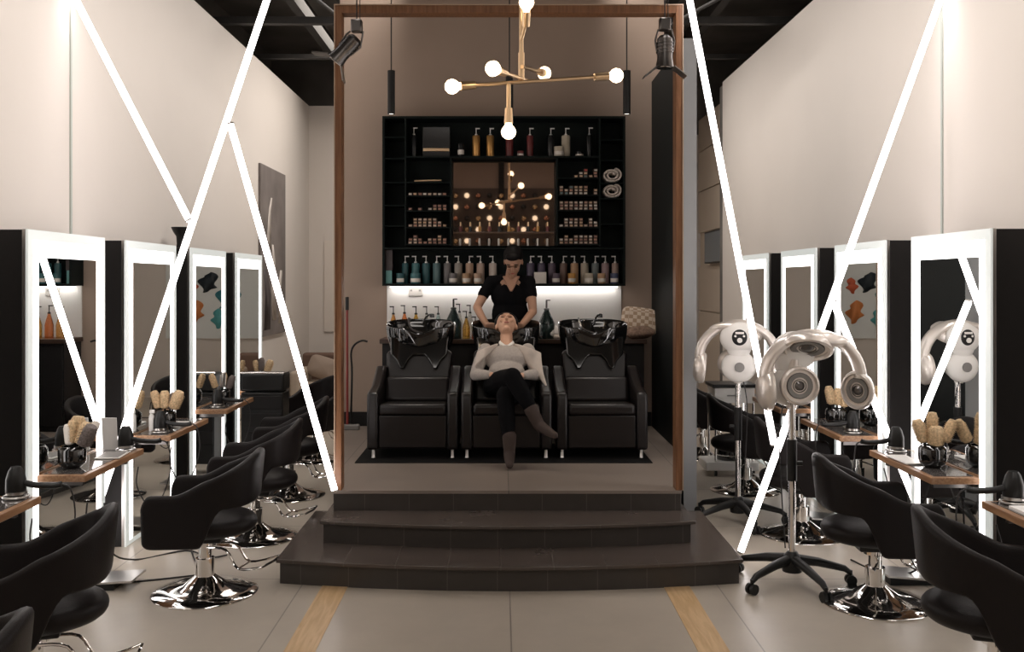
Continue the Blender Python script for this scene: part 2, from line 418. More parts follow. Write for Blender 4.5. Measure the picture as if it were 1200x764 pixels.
# desks
def desk(side, y0, y1, label):
    x = -2.478 if side < 0 else 2.528
    t = thing('styling_desk', label, 'desk', (x, y0, .72), 0 if side < 0 else PI, 'wood-edged styling shelves below the mirrors')
    s = 1 if side < 0 else -1; L = (y1-y0)*s; a, b = min(0, L), max(0, L); D = .26
    obj('desk_board', MB().box(.002, D, a, b, -.036, 0), M_deskw, t, bevel=.003)
    obj('desk_inlay', MB().box(.02, D-.03, a+.03, b-.03, 0.0, .003), M_deskt, t, label='dark glass inlay')
    obj('bracket', MB().box(.002, .2, a+.1, a+.13, -.075, -.036), M_dsteel, t); obj('bracket', MB().box(.002, .2, b-.13, b-.1, -.075, -.036), M_dsteel, t)
    return t
dl = {-1: ['desk in the lower left corner', 'desk below the near left mirror, holding a pot and a tablet', 'second desk on the left, under the pot of blond brushes', 'third desk on the left, beside the black trolley', 'farthest desk on the left wall'],
      1: ['desk at the right picture edge', 'desk below the near right mirror with a pot of brushes', 'second desk on the right, behind the near hair processor', 'third desk on the right, between the hair processors', 'farthest desk on the right wall']}
for i, y in enumerate(LY): desk(-1, y+.09, y+.91, 'narrow wood-edged styling '+dl[-1][i])
for i, y in enumerate(RY): desk(1, y+.10, y+.93, 'narrow wood-edged styling '+dl[1][i])

# footplates
def footplate(side, y, label):
    x = -2.45 if side < 0 else 2.50
    t = thing('foot_rest_plate', label, 'footrest', (x, y, 0), 0 if side < 0 else PI, 'metal footrest plates below the mirrors')
    M = Matrix.Rotation(PI/2, 4, 'X')
    obj('foot_plate', MB().prism([(.02, .03), (.27 if side > 0 else .36, .05), (.27 if side > 0 else .36, .062), (.02, .042)], -.11, .11, M), M_steel, t, bevel=.002)
    obj('foot_wedge', MB().prism([(0, 0), (.25, 0), (.25, .046), (0, .028)], -.09, .09, M), M_blackplast, t)
    return t
for i, y in enumerate(LY): footplate(-1, y+.50, 'metal footrest plate under the '+dl[-1][i].replace(', holding a pot and a tablet', ''))
for i, y in enumerate(RY[:4]): footplate(1, y+.66, 'metal footrest plate under the '+dl[1][i])

# ------------------------------------------------------------------ salon chairs
def seat_prof():
    return [(0, .335), (.17, .335), (.235, .35), (.262, .385), (.26, .42), (.235, .448), (.13, .468), (0, .47)]
def salon_chair(label):
    """origin on the floor at the column; faces local -X"""
    t = thing('salon_chair', label, 'chair', (0, 0, 0), 0, 'black salon chairs on chrome pedestals')
    # shell: u runs front of one arm -> round the back -> front of the other arm
    LX, WY = .29, .275
    def fn(u, v):
        w = abs(2*u-1)           # 0 at back centre, 1 at arm fronts
        sgn = 1 if u >= .5 else -1
        # plan path: straight arms then a round back
        k = .42
        if w > k:
            q = (w-k)/(1-k); x = .06-(LX+.04)*q; y = WY
        else:
            a = w/k*PI/2; x = .06+(LX-.06)*math.cos(a)**.85; y = WY*math.sin(a)**.8
        # heights
        back = max(0, 1-max(0, w-.03)/.66)
        bk = back**1.5*(1.6-.6*back)
        top = .610+.205*bk
        bt = max(0, min(1, 1-(w-.34)/.09)); bt = bt*bt*(3-2*bt)
        bot = .31+.215*bt
        if w > .93:
            q = (w-.93)/.07; top -= .07*q*q; bot += .03*q*q
        z = bot+(top-bot)*v
        # lean: narrower at the bottom, back leans out at the top
        zz = (z-.315)/.5
        y *= .90+.10*min(1, zz*1.6)
        x += (.05*zz-.035)*bk if w < .62 else 0
        # arms bow slightly
        return Vector((x, sgn*y, z))
    obj('backrest_shell', MB().grid(fn, 48, 8), M_leather, t, solid=.045, bevel=.0, sub=1)
    obj('seat', MB().lathe(seat_prof(), (.015, 0, 0), 36, sx=1.06, sy=.90), M_leather, t, sub=1)
    obj('seat_pan', MB().box(-.13, .11, -.10, .10, .30, .337), M_blackplast, t, bevel=.01)
    obj('hydraulic_column', MB().lathe([(0, .302), (.062, .302), (.062, .27), (.036, .268), (.036, .20), (.052, .198), (.052, .06), (.06, .05), (0, .05)]), M_chrome, t)
    obj('base_disc', MB().lathe([(0, 0), (.29, 0), (.292, .006), (.286, .012), (.20, .030), (.12, .052), (.075, .085), (.056, .10), (0, .10)], n=48), M_chrome, t)
    pump = MB().tube([(0, .03, .255), (.02, .10, .25), (.06, .17, .235)], .006, 8); pump.cyl((.06, .17, .235), (.08, .20, .23), .011)
    obj('pump_lever', pump, M_chrome, t)
    return t
def footloop(t, ang):
    """chrome wire footrest on the column, swung to angle ang"""
    c, s_ = math.cos(ang), math.sin(ang)
    R = lambda x, y, z: (x*c-y*s_, x*s_+y*c, z)
    m = MB()
    m.tube(smooth_path([R(.04, .05, .27), R(.16, .06, .265), R(.24, .07, .17), R(.40, .12, .20)], 4)+[Vector(R(.42, .0, .205)), Vector(R(.40, -.12, .20))]+smooth_path([R(.40, -.12, .20), R(.24, -.07, .17), R(.16, -.06, .265), R(.04, -.05, .27)], 4)[1:], .007, 8)
    m.tube([R(.24, -.07, .17), R(.24, .07, .17)], .006, 8)
    obj('foot_rest', m, M_chrome, t)
chair_specs = [
    (-1.67, 5.30, .04, 0.0, 'nearest whole black salon chair on the left, on a wide chrome disc beside the steps'),
    (-1.69, 6.45, .10, 0.0, 'black salon chair behind the nearest whole left one, beside the stage'),
    (-1.74, 7.72, .14, 0.0, 'third black salon chair back along the left row, below the third desk'),
    (-1.84, 9.28, .9, 0.0, 'farthest black salon chair on the left, seen from behind by the frame'),
    (-1.93, 3.88, .30, -.25, 'black salon chair in the lower left corner with its seat showing'),
    (-1.66, 2.60, .2, 0.0, 'black salon chair showing only its back tip at the bottom left'),
    (2.045, 5.13, PI-.06, 3.1, 'black salon chair on a chrome disc right of the near hair processor base'),
    (2.04, 3.86, PI-.28, 3.1, 'black salon chair in the lower right corner'),
    (2.09, 6.52, PI-.10, 3.1, 'black salon chair just behind the near hair processor pole'),
    (2.06, 7.90, PI-.12, 3.1, 'black salon chair behind the far hair processor pole'),
    (2.02, 9.45, PI-.1, 3.1, 'black salon chair farthest back on the right beside the wooden frame'),
]
base = salon_chair('x')
for i, (x, y, rz, fa, lb) in enumerate(chair_specs):
    o = base if i == 0 else dup(base)
    o.location = (x, y, 0); o.rotation_euler = (0, 0, rz); o['label'] = lb
    if i == 0: chairs = []
    chairs.append(o)
for o, (x, y, rz, fa, lb) in zip(chairs, chair_specs):
    footloop(o, -.25 if x < 0 else PI+.25+.0)

# ------------------------------------------------------------------ brush pots, brushes, dryers on the desks
def pot_profile(): return [(0, 0), (.040, 0), (.050, .010), (.069, .026), (.074, .045), (.074, .104), (.066, .116), (.060, .122), (.055, .122), (.055, .10), (.055, .03), (0, .025)]
def brush(loc, tilt, az, kind, label, group, L=.17, rb=.02):
    t = thing('round_brush', label, 'brush', loc, az, group)
    t.rotation_euler = Euler((0, tilt, az))
    obj('handle', MB().lathe([(0, 0), (.006, 0), (.009, .05), (.007, L*.5), (0, L*.5)], n=12), M_blackplast, t)
    mm = {'blond': M_bristle, 'grey': M_bristled, 'white': M_cream, 'silver': M_steel}[kind]
    mb = MB().lathe([(0, L*.48), (rb*.7, L*.48), (rb, L*.52), (rb*1.02, L*.9), (rb*.75, L*.985), (0, L)], n=16)
    # bristle rows
    if kind != 'white':
        for k in range(10):
            z = L*.53+k*L*.038
            for j in range(14):
                a = 2*PI*(j+.5*(k % 2))/14
                mb.cone((rb*.9*math.cos(a), rb*.9*math.sin(a), z), .0022, (rb*1.25*math.cos(a), rb*1.25*math.sin(a), z+.002), .0008, 5)
    obj('bristle_barrel', mb, mm, t)
    return t
pots = [(-2.375, 5.20, 'left', 'near left desk', [('grey', -.5, 2.9, .19, .030), ('white', -.12, 1.2, .17, .02), ('blond', .12, .3, .21, .030), ('blond', .38, -.2, .19, .028), ('white', .5, .6, .2, .02), ('blond', -.1, 2.2, .19, .022)]),
        (-2.36, 6.60, 'left', 'second left desk', [('blond', -.3, .1, .20, .022), ('blond', -.05, 1.6, .19, .024), ('grey', .25, .2, .18, .022), ('blond', .42, -.2, .21, .028)]),
        (-2.36, 7.93, 'left', 'third left desk', [('blond', -.35, 0., .19, .02), ('blond', .1, .9, .19, .02), ('grey', .4, .1, .18, .02), ('silver', .2, -1, .2, .016)]),
        (-2.36, 9.25, 'left', 'farthest left desk', [('blond', -.25, 0., .19, .02), ('grey', 0, .4, .21, .022), ('blond', .35, .1, .2, .026)]),
        (2.40, 5.22, 'right', 'near right desk', [('blond', -.33, .0, .20, .024), ('blond', -.02, .9, .23, .022), ('blond', -.2, 1.6, .16, .030), ('blond', .45, .05, .21, .022)]),
        (2.41, 6.75, 'right', 'second right desk', [('blond', -.2, 0., .21, .022), ('blond', .1, .6, .19, .022), ('blond', .35, .1, .18, .022)]),
        (2.41, 8.15, 'right', 'third right desk', [('blond', -.3, 0., .19, .022), ('blond', .3, .3, .18, .022)])]
for (x, y, sd, dn, brs) in pots:
    tag(obj('brush_pot', MB().lathe(pot_profile(), (0, 0, 0), 32), M_blackgloss), 'round glossy black pot of hair brushes on the '+dn, 'pot', 'black brush pots')
    p = bpy.data.objects[-1] if False else COL.objects[-1]
    p.location = (x, y, .7235)
    desc = {'grey': 'fat grey-bristled round brush', 'blond': 'blond-bristled brush', 'white': 'white-backed brush', 'silver': 'slim silver barrel brush'}
    seen = {}
    for k, (kd, ti, az, L, rb) in enumerate(brs):
        off = .02
        ox, oy = off*math.sin(ti)*2*math.cos(az), off*math.sin(ti)*2*math.sin(az)
        lean = 'leaning left' if ti*math.cos(az) < -.15 else ('leaning right' if ti*math.cos(az) > .15 else 'standing upright')
        brush((x+ox*.6, y+oy*.6, .752), ti, az, kd, '%s %s in the pot on the %s' % (desc[kd], lean, dn), 'hair brushes in the pot on the '+dn, L=L+.05, rb=rb*1.28)

def dryer(loc, rz, label, tilt=0):
    t = thing('hair_dryer', label, 'hair dryer', loc, rz, 'black hair dryers at the desk ends')
    # stands nose up in a holder: fan end down-right
    M = Matrix.Rotation(tilt, 3, 'Y')
    def P(x, y, z): return tuple(M @ Vector((x, y, z)))
    b = MB(); b.tube([P(0, 0, .012), P(0, 0, .03), P(0, 0, .09), P(0, 0, .13), P(0, 0, .15)], .04, 20, rs=[.036, .046, .045, .034, .022])
    obj('barrel', b, M_blackplast, t)
    obj('rear_ring', MB().tube([P(.004, 0, .02), P(.004, 0, .034)], .0475, 24), M_steel, t)
    h = MB().tube(smooth_path([P(.03, 0, .075), P(.09, 0, .06), P(.17, 0, .055), P(.21, 0, .062)], 4), .015, 12)
    obj('handle', h, M_blackplast, t)
    obj('holder_ring', MB().tube([(.055*math.cos(a), .055*math.sin(a), .008) for a in [2*PI*i/24 for i in range(25)]], .006, 8), M_steel, t)
    c = MB().tube(smooth_path([P(.21, 0, .062), (.25, .01, .03), (.26, .03, -.12), (.20, .05, -.30), (.12, .04, -.34), (.06, .02, -.22), (.075, .0, -.10)], 6), .004, 6)
    obj('power_cord', c, M_rubber, t)
    return t
dryer((-2.31, 4.47, .7235), .1, 'black hair dryer on the desk in the lower left corner')
dryer((-2.29, 5.73, .7235), .05, 'black hair dryer at the far end of the near left desk')
dryer((-2.33, 6.42, .7235), .0, 'black hair dryer with a silver ring at the front of the second left desk')
dryer((-2.33, 7.72, .7235), .0, 'black hair dryer standing on the third left desk')
dryer((2.38, 4.36, .7235), PI-.1, 'black hair dryer on the desk at the right picture edge')
dryer((2.40, 5.70, .7235), PI, 'black hair dryer at the far end of the near right desk')
dryer((2.40, 6.40, .7235), PI, 'black hair dryer at the front of the second right desk')

# things lying on the desks
tg = thing('tablet', 'white tablet lying flat on the near left desk', 'tablet', (-2.30, 5.55, .7235), .1)
obj('tablet_body', MB().box(-.07, .07, -.10, .10, 0, .008), M_whitep, tg, bevel=.003)
obj('screen', MB().box(-.06, .06, -.085, .085, .008, .009), M_greyp, tg)
tag(obj('desk_card', MB().box(-.04, .05, -.003, .003, 0, .20, rot=(.12, 0, 0)), M_paper, bevel=.001), 'upright white card at the end of the near left desk', 'card').location = (-2.40, 5.75, .7235)
tag(obj('comb_tray', MB().prism([(-.05, -.12), (.05, -.12), (.06, .12), (-.06, .12)], 0, .012), M_whitep, bevel=.004), 'small white comb tray lying on the second left desk', 'tray').location = (-2.31, 6.75, .7235)
tag(obj('comb_tray', MB().prism([(-.05, -.14), (.05, -.14), (.06, .12), (-.06, .12)], 0, .010), M_whitep, bevel=.004), 'small white comb tray lying on the near right desk', 'tray').location = (2.33, 5.42, .7235)
mg = MB().box(-.09, .09, -.12, .12, 0, .012)
tag(obj('magazine', mg, M_paper), 'pale magazine lying on the desk at the right picture edge', 'magazine').location = (2.40, 4.15, .7235)
sp = thing('spray_bottle', 'slim white spray bottle beside the brushes of the second left desk', 'bottle', (-2.42, 6.50, .7235))
obj('bottle_body', MB().lathe([(0, 0), (.018, 0), (.018, .10), (.008, .12), (0, .12)], n=16), M_whitep, sp)
obj('spray_head', MB().box(-.012, .022, -.008, .008, .12, .145), M_whitep, sp, bevel=.003)

# floor cables
def cable(pts, label): return tag(obj('floor_cable', MB().tube(smooth_path(pts, 6), .0055, 6), M_rubber), label, 'cable', 'thin black cables on the floor')
cable([(-2.43, 5.75, .40), (-2.40, 5.75, .12), (-2.3, 5.9, .008), (-2.05, 6.1, .008), (-1.85, 5.95, .008), (-1.75, 6.0, .008)], 'thin black cable looping from the near left mirror to the chairs')
cable([(-2.42, 5.30, .3), (-2.38, 5.30, .05), (-2.2, 5.45, .008), (-1.9, 5.55, .008), (-1.75, 5.65, .008), (-1.9, 5.85, .008), (-2.05, 6.2, .008)], 'thin black cable curling on the floor behind the nearest left chair')
cable([(2.46, 5.35, .66), (2.40, 5.4, .35), (2.43, 5.45, .1), (2.3, 5.6, .008), (2.2, 5.9, .008)], 'thin black cable hanging below the near right desk')
cable([(2.46, 4.2, .62), (2.40, 4.3, .3), (2.45, 4.5, .06), (2.35, 4.75, .008), (2.43, 4.85, .008)], 'thin black cable hanging below the right corner desk')

# flared vase on top of the third left mirror box
tag(obj('flared_vase', MB().lathe([(0, 0), (.035, 0), (.03, .03), (.034, .09), (.060, .13), (.075, .165), (.068, .165), (.03, .11), (0, .10)], n=24), M_blackplast), 'black flared cup standing on top of a left mirror box', 'vase').location = (-2.60, 7.62, 2.033)

# ------------------------------------------------------------------ backwash chairs
def backwash(x, label, blab, person=False):
    t = thing('backwash_chair', label, 'armchair', (x, 7.08, h3), 0, 'three black leather backwash armchairs on the stage')
    w = .345
    for s in (-1, 1):
        M = Matrix(((0, 0, 1, 0), (1, 0, 0, 0), (0, 1, 0, 0), (0, 0, 0, 1)))
        prof = [(0, .07), (0, .46), (.02, .50), (.06, .51), (.25, .53), (.48, .63), (.56, .66), (.60, .65), (.62, .60), (.62, .07)]
        z0, z1 = sorted((s*(w-.085), s*w))
        obj('armrest', MB().prism(prof, z0, z1, M), M_leather2, t, bevel=.022, bseg=4)
    obj('front_panel', MB().box(-w+.088, w-.088, .015, .07, .08, .33), M_leather2, t, bevel=.01)
    def seat(u, v):
        return Vector(((u-.5)*2*(w-.09), .0+.50*v, .405+.012*math.sin(PI*u)-.05*v))
    obj('seat_cushion', MB().box(-w+.088, w-.088, .0, .50, .31, .40, rot=(-.08, 0, 0)), M_leather2, t, bevel=.03, bseg=5)
    # backrest: two padded rolls leaning back
    bw = w-.086
    obj('backrest_cushion', MB().box(-bw, bw, .40, .50, .36, .58, rot=(-.42, 0, 0)), M_leather2, t, bevel=.035, bseg=5, label='lower padded roll of the backrest')
    top = MB().prism([(-bw, .54), (bw, .54), (bw+.01, .76), (bw-.06, .80), (-bw+.06, .80), (-bw-.01, .76)], 0, .08, Matrix(((1, 0, 0, 0), (0, .26, 1, .40), (0, 1, 0, 0), (0, 0, 0, 1))))
    obj('backrest_cushion', top, M_leather2, t, bevel=.025, bseg=4, label='upper part of the backrest')
    for s in (-1, 1):
        for yy in (.05, .56):
            obj('foot', MB().lathe([(0, 0), (.02, 0), (.014, .01), (.012, .075), (0, .075)], (s*(w-.045), yy, 0), 16), M_steel, t)
    # basin stand behind
    obj('basin_pillar', MB().box(-.13, .13, .64, .84, 0, .76), M_blackplast, t, bevel=.01)
    # basin: deep tilted bowl
    b = thing('wash_basin', blab, 'basin', (x+.0, 7.83, h3+.87), 0, 'black hair-washing basins')
    def bowl(u, v):
        a = 2*PI*u
        ex = .292*abs(math.cos(a))**.75*(1 if math.cos(a) > 0 else -1); ey = .20*abs(math.sin(a))**.8*(1 if math.sin(a) > 0 else -1)
        if v < .5:
            k = v/.5; r = .60+.40*math.sin(k*PI/2)**.8; z = -.20+.34*k**1.1
        else:
            k = (v-.5)/.5; r = .93-.55*k**2.2; z = .14-.22*k**.8
            if k < .01: r = .985
        dz = 0
        if ey < 0: dz = -.055*math.exp(-(ex/.075)**2)*(abs(ey)/.20)*(1 if .3 < v < .75 else .3)
        zr = .02*(1-(abs(ex)/.275)**2) if v > .3 else 0
        return Vector((ex*r, ey*r, z+dz+(.03*(ey/.2))*(1 if v > .3 else 0)))
    obj('bowl', MB().grid(bowl, 48, 16, closed=True), M_blackgloss, b, sub=1)
    sk = [(-.24, .02), (-.23, -.12), (-.18, -.17), (-.15, -.235), (-.12, -.235), (-.08, -.16), (-.045, -.125), (.045, -.125), (.08, -.16), (.12, -.235), (.15, -.235), (.18, -.17), (.23, -.12), (.24, .02)]
    Ms = Matrix(((1, 0, 0, 0), (0, .30, 1, -.165), (0, 1, 0, 0), (0, 0, 0, 1)))
    obj('basin_skirt', MB().prism(sk, 0, .05, Ms), M_blackgloss, b, bevel=.012, bseg=3)
    if not person:
        f = MB().lathe([(0, 0), (.022, 0), (.02, .03), (.012, .035), (0, .035)], (.08, .17, .165), 16)
        f.tube(smooth_path([(.08, .17, .19), (.06, .13, .19), (.03, .06, .16), (.01, .01, .11)], 4), .009, 10)
        obj('mixer_tap', f, M_blackgloss, b)
        obj('shower_hose', MB().tube(smooth_path([(-.10, .15, .15), (-.11, .08, .16), (-.08, 0, .08), (.02, -.03, .04)], 5), .008, 8), M_dsteel, b)
    return t, b
XC = (-.668, .042, .765)
backwash(XC[0], 'empty black backwash armchair on the left of the row', 'glossy black basin on the left of the row')
backwash(XC[1], 'middle black backwash armchair with the reclining client in it', 'glossy black basin under the client\'s head', True)
backwash(XC[2], 'empty black backwash armchair on the right of the row', 'glossy black basin on the right of the row')
tag(obj('floor_mat', MB().box(-1.08, 1.12, 6.93, 7.75, h3, h3+.006), M_mat), 'black mat under the three backwash armchairs', 'mat')

# ------------------------------------------------------------------ counter behind, and what stands on it
ct = thing('counter', 'dark wooden counter along the booth back wall behind the basins', 'counter', (0, 8.35, h3))
obj('worktop', MB().box(-1.08, 1.30, 0, .378, .79, .83), M_counter, ct, bevel=.004)
obj('cabinet_body', MB().box(-1.06, 1.28, .04, .378, 0, .79), M_darklam, ct)
for k in range(4): 
    x = -1.05+k*.585
    obj('door', MB().box(x, x+.57, .02, .04, .05, .77), M_darklam, ct, bevel=.002)
CZ = h3+.8301

def pump_bottle(x, y, z, h, r, m, label, group, cap=M_whitep, dirx=1, shape='cyl', name='pump_bottle'):
    t = thing(name, label, 'bottle', (x, y, z), 0, group)
    hb = h*.74
    if shape == 'cyl': pr = [(0, 0), (r*.96, 0), (r, .004), (r, hb*.94), (r*.86, hb), (r*.4, hb), (0, hb)]
    elif shape == 'cone': pr = [(0, 0), (r*.75, 0), (r*.8, .004), (r, hb*.55), (r*.98, hb*.9), (r*.6, hb), (0, hb)]
    else: pr = [(0, 0), (r, 0), (r, hb*.55), (r*.75, hb*.72), (r*.35, hb*.95), (r*.3, hb), (0, hb)]
    obj('bottle_body', MB().lathe(pr, n=20), m, t)
    p = MB().lathe([(0, hb), (r*.36, hb), (r*.36, hb+.012), (r*.12, hb+.018), (r*.12, h-.008), (0, h-.008)], n=12)
    p.box(min(0, dirx*.028)-.006, max(0, dirx*.028)+.006, -.005, .005, h-.010, h)
    obj('pump', p, cap, t)
    return t
def jar(x, y, z, r, h, m, label, group, lid=None):
    t = thing('jar', label, 'jar', (x, y, z), 0, group)
    obj('jar_body', MB().lathe([(0, 0), (r*.92, 0), (r, .006), (r, h*.62), (r*.94, h*.66), (0, h*.66)], n=20), m, t)
    obj('lid', MB().lathe([(0, h*.66), (r*1.02, h*.66), (r*1.02, h*.97), (r*.96, h), (0, h)], n=20), lid or m, t)
    # little paper label band
    obj('paper_label', MB().lathe([(r*1.004, h*.15), (r*1.012, h*.16), (r*1.012, h*.5), (r*1.004, h*.51)], n=20), M_cream, t)
    return t
amb = glass('amber_liquid', (.80, .42, .12)); ora = glass('orange_liquid', (.85, .28, .08)); yel = glass('yellow_liquid', (.90, .55, .12))
clr = glass('clear_liquid', (.85, .85, .80)); blu = glass('pale_blue_liquid', (.55, .72, .74)); redl = glass('red_liquid', (.75, .15, .06)); drk = glass('dark_jug', (.03, .05, .05))
def wx(px, Y): return (px-587)/FPX*Y
for px, yy, h, r, m, s_, lb in ((461, 8.50, .29, .036, amb, 'neck', 'amber pump bottle at the left end of the counter'),
                               (474, 8.50, .30, .038, ora, 'neck', 'orange pump bottle second from the counter end'),
                               (487.5, 8.50, .29, .038, yel, 'neck', 'golden yellow pump bottle behind the left basin'),
                               (500, 8.50, .29, .036, clr, 'neck', 'clear pump bottle behind the left basin'),
                               (513.5, 8.50, .29, .036, blu, 'neck', 'pale blue pump bottle behind the left basin'),
                               (538.5, 8.58, .31, .034, clr, 'neck', 'clear pump bottle half hidden behind the big dark jug'),
                               (551, 8.58, .30, .034, clr, 'neck', 'clear pump bottle behind the red and yellow ones'),
                               (546.5, 8.42, .25, .034, yel, 'neck', 'yellow squeeze bottle right of the big dark jug'),
                               (557, 8.42, .20, .032, redl, 'neck', 'small red bottle beside the stylist')):
    pump_bottle(wx(px, yy), yy, CZ, h, r, m, lb, 'bottles on the counter', cap=M_blackplast, shape=s_, dirx=-1)
for px, h, lb in ((531.5, .36, 'big dark pump jug right of the left basin'), (640.5, .35, 'big dark pump jug right of the stylist')):
    t = pump_bottle(wx(px, 8.43), 8.43, CZ, h, .072, drk, lb, 'big dark pump jugs', cap=M_blackplast if px < 600 else M_dsteel, shape='neck', name='pump_jug')
# folded white towels
def cloth_pile(n, c, r, seed, m, name):
    random.seed(seed); mb = MB()
    for k in range(n):
        a = random.random()*6.28; rr = random.random()*r*.8
        mb.sph((rr*math.cos(a), rr*math.sin(a)*.6, .03+random.random()*.05), (r*.45, r*.35, .03+random.random()*.02), rot=(random.random(), random.random(), a), u=12, v=8)
    return obj(name, mb, m, remesh=.008, sm=3)
tw = tag(cloth_pile(9, None, .13, 3, M_towelw, 'crumpled_towel'), 'crumpled white towel on the counter left of the right basin', 'towel'); tw.location = (wx(647, 8.48), 8.47, CZ+.008)
tag(obj('folded_towel', MB().box(-.22, .2, -.09, .09, 0, .035), M_towel, bevel=.015, bseg=3), 'flat folded beige towel on the counter behind the right basin', 'towel').location = (wx(668, 8.45), 8.48, CZ)
# cushions at the right end
def cushion(loc, rot, sx, sy, sz, m, lb):
    def fn(u, v):
        a = 2*PI*u; b = PI*(v-.5); e = .45
        cs = lambda t: math.copysign(abs(math.cos(t))**e, math.cos(t)); sn = lambda t: math.copysign(abs(math.sin(t))**e, math.sin(t))
        x = cs(a)*abs(math.cos(b))**.8; y = sn(a)*abs(math.cos(b))**.8; z = math.sin(b)
        return Vector((x*sx, y*sy, z*sz*(1-.35*max(abs(x), abs(y))**3)))
    o = tag(obj('cushion', MB().grid(fn, 32, 12, closed=True), m), lb, 'cushion', 'cushions at the right end of the counter'); o.location = loc; o.rotation_euler = rot; return o
mc = mat('cushion_check', (.6, .48, .36), .9)
nt = mc.node_tree; ck = nt.nodes.new('ShaderNodeTexChecker'); ck.inputs['Scale'].default_value = 28; ck.inputs[1].default_value = (.66, .55, .44, 1); ck.inputs[2].default_value = (.40, .28, .19, 1)
tcn = nt.nodes.new('ShaderNodeTexCoord'); nt.links.new(tcn.outputs['Object'], ck.inputs[0]); nt.links.new(ck.outputs[0], nt.nodes['Principled BSDF'].inputs['Base Color'])
cushion((wx(751, 8.5), 8.56, CZ+.155), (PI/2-.35, .12, 0), .17, .13, .05, mc, 'beige patterned cushion leaning on the wall behind the right basin')
cushion((wx(752, 8.35), 8.46, CZ+.055), (.2, -.1, 0), .13, .09, .055, mat('fur_brown', (.20, .13, .095), .95, noise=.4, nscale=50, bump=.8, bscale=120), 'brown fluffy cushion in front of the patterned one')

# power outlet
po = thing('power_outlet', 'white double power outlet below the shelf unit', 'outlet', (wx(487, 8.73), 8.733, CH-(342-331)/FPX*8.73))
obj('outlet_plate', MB().box(-.065, .065, -.008, 0, -.038, .038), mat('outlet_plate', (.50, .47, .44), .4), po, bevel=.003)
obj('switch', MB().box(-.05, -.03, -.012, -.008, .005, .022).box(.03, .05, -.012, -.008, .005, .022), M_greyp, po)

# mop and stick on the left
mp_ = thing('mop', 'long red-handled mop leaning on the booth wall left of the basins', 'mop', (wx(407, 8.5), 8.50, h3))
obj('mop_handle', MB().cyl((0, 0, .05), (-.03, .17, 1.18), .011), M_red, mp_)
obj('grip', MB().cyl((-.0275, .155, 1.08), (-.03, .17, 1.20), .016), M_blackplast, mp_)
obj('mop_head', MB().box(-.11, .11, -.03, .03, 0, .05), M_greyp, mp_, bevel=.01)
cn = MB().tube(smooth_path([(0, 0, 0), (.01, .01, .5), (.0, .02, .68), (.03, .02, .76), (.10, .02, .80), (.15, .02, .79)], 5), .009, 8)
tag(obj('bent_rod', cn, M_blackplast), 'black bent rod standing beside the red mop', 'rod').location = (wx(411, 8.55), 8.55, h3+.004)

# ------------------------------------------------------------------ shelf unit
SY0, SY1 = 8.50, 8.748
sx = lambda px: (px-587)/FPX*SY0
sz = lambda py: CH-(py-331)/FPX*SY0
x0, x1, zt, zb = sx(448), sx(733), sz(136), sz(335)
sh = thing('shelf_unit', 'large dark green wall shelf unit with a mirror, full of bottles', 'shelf', (0, 0, 0))
T = .02
obj('outer_case', MB().box(x0, x0+T, SY0, SY1, zb, zt).box(x1-T, x1, SY0, SY1, zb, zt).box(x0+T, x1-T, SY0, SY1, zt-T, zt).box(x0+T, x1-T, SY0, SY1, zb, zb+T), M_shelf, sh, smooth=False)
obj('back_panel', MB().box(x0+T, x1-T, SY1-.012, SY1, zb+T, zt-T), M_shelf, sh, smooth=False)
def board(px0, px1, py, th=.016, front=SY0+.004):
    obj('shelf_board', MB().box(sx(px0), sx(px1), front, SY1-.012, sz(py)-th, sz(py)), M_shelf, sh, smooth=False)
def divider(px, py0, py1, d=.0):
    obj('divider', MB().box(sx(px)-.008, sx(px)+.008, SY0+.003+d, SY1-.012, sz(py1), sz(py0)), M_shelf, sh, smooth=False)
zbot = zb+T
board(476, 704, 182.5); board(450, 731, 290)
divider(475, 138, 288); divider(703, 138, 288)
divider(528, 184.5, 288); divider(653, 184.5, 288)
LS = [212, 236, 246, 268, 286.5]
LS = [213, 229, 246.5, 266, 286]
RS = [208, 228, 246, 266, 286]
for y in LS: board(476, 527, y, .010)
for y in RS: board(654, 702, y, .010)
for y in (160, 185, 213, 240, 264): board(451, 474, y, .010)
for y in (163, 187, 214, 232, 262): board(704, 731, y, .010)
obj('shelf_mirror', MB().box(sx(529.5), sx(651.5), SY1-.06, SY1-.05, sz(287.5), sz(186)), M_mirdark, sh, smooth=False)
obj('glass_shelf', MB().box(sx(529.5), sx(651.5), SY0+.06, SY1-.062, sz(271)-.004, sz(271)), glass('shelf_glass', (.6, .55, .5), .03), sh, smooth=False)
# under-shelf light
ul = thing('under_shelf_light', 'slim light strip lighting the white splashback below the shelf unit', 'light', (0, SY1-.06, zb))
obj('lamp_strip', MB().box(x0+.05, x1-.05, -.02, .015, -.014, -.008), M_under, ul, smooth=False)
obj('lamp_housing', MB().box(x0+.05, x1-.05, -.02, .015, -.008, 0), M_steel, ul, smooth=False)

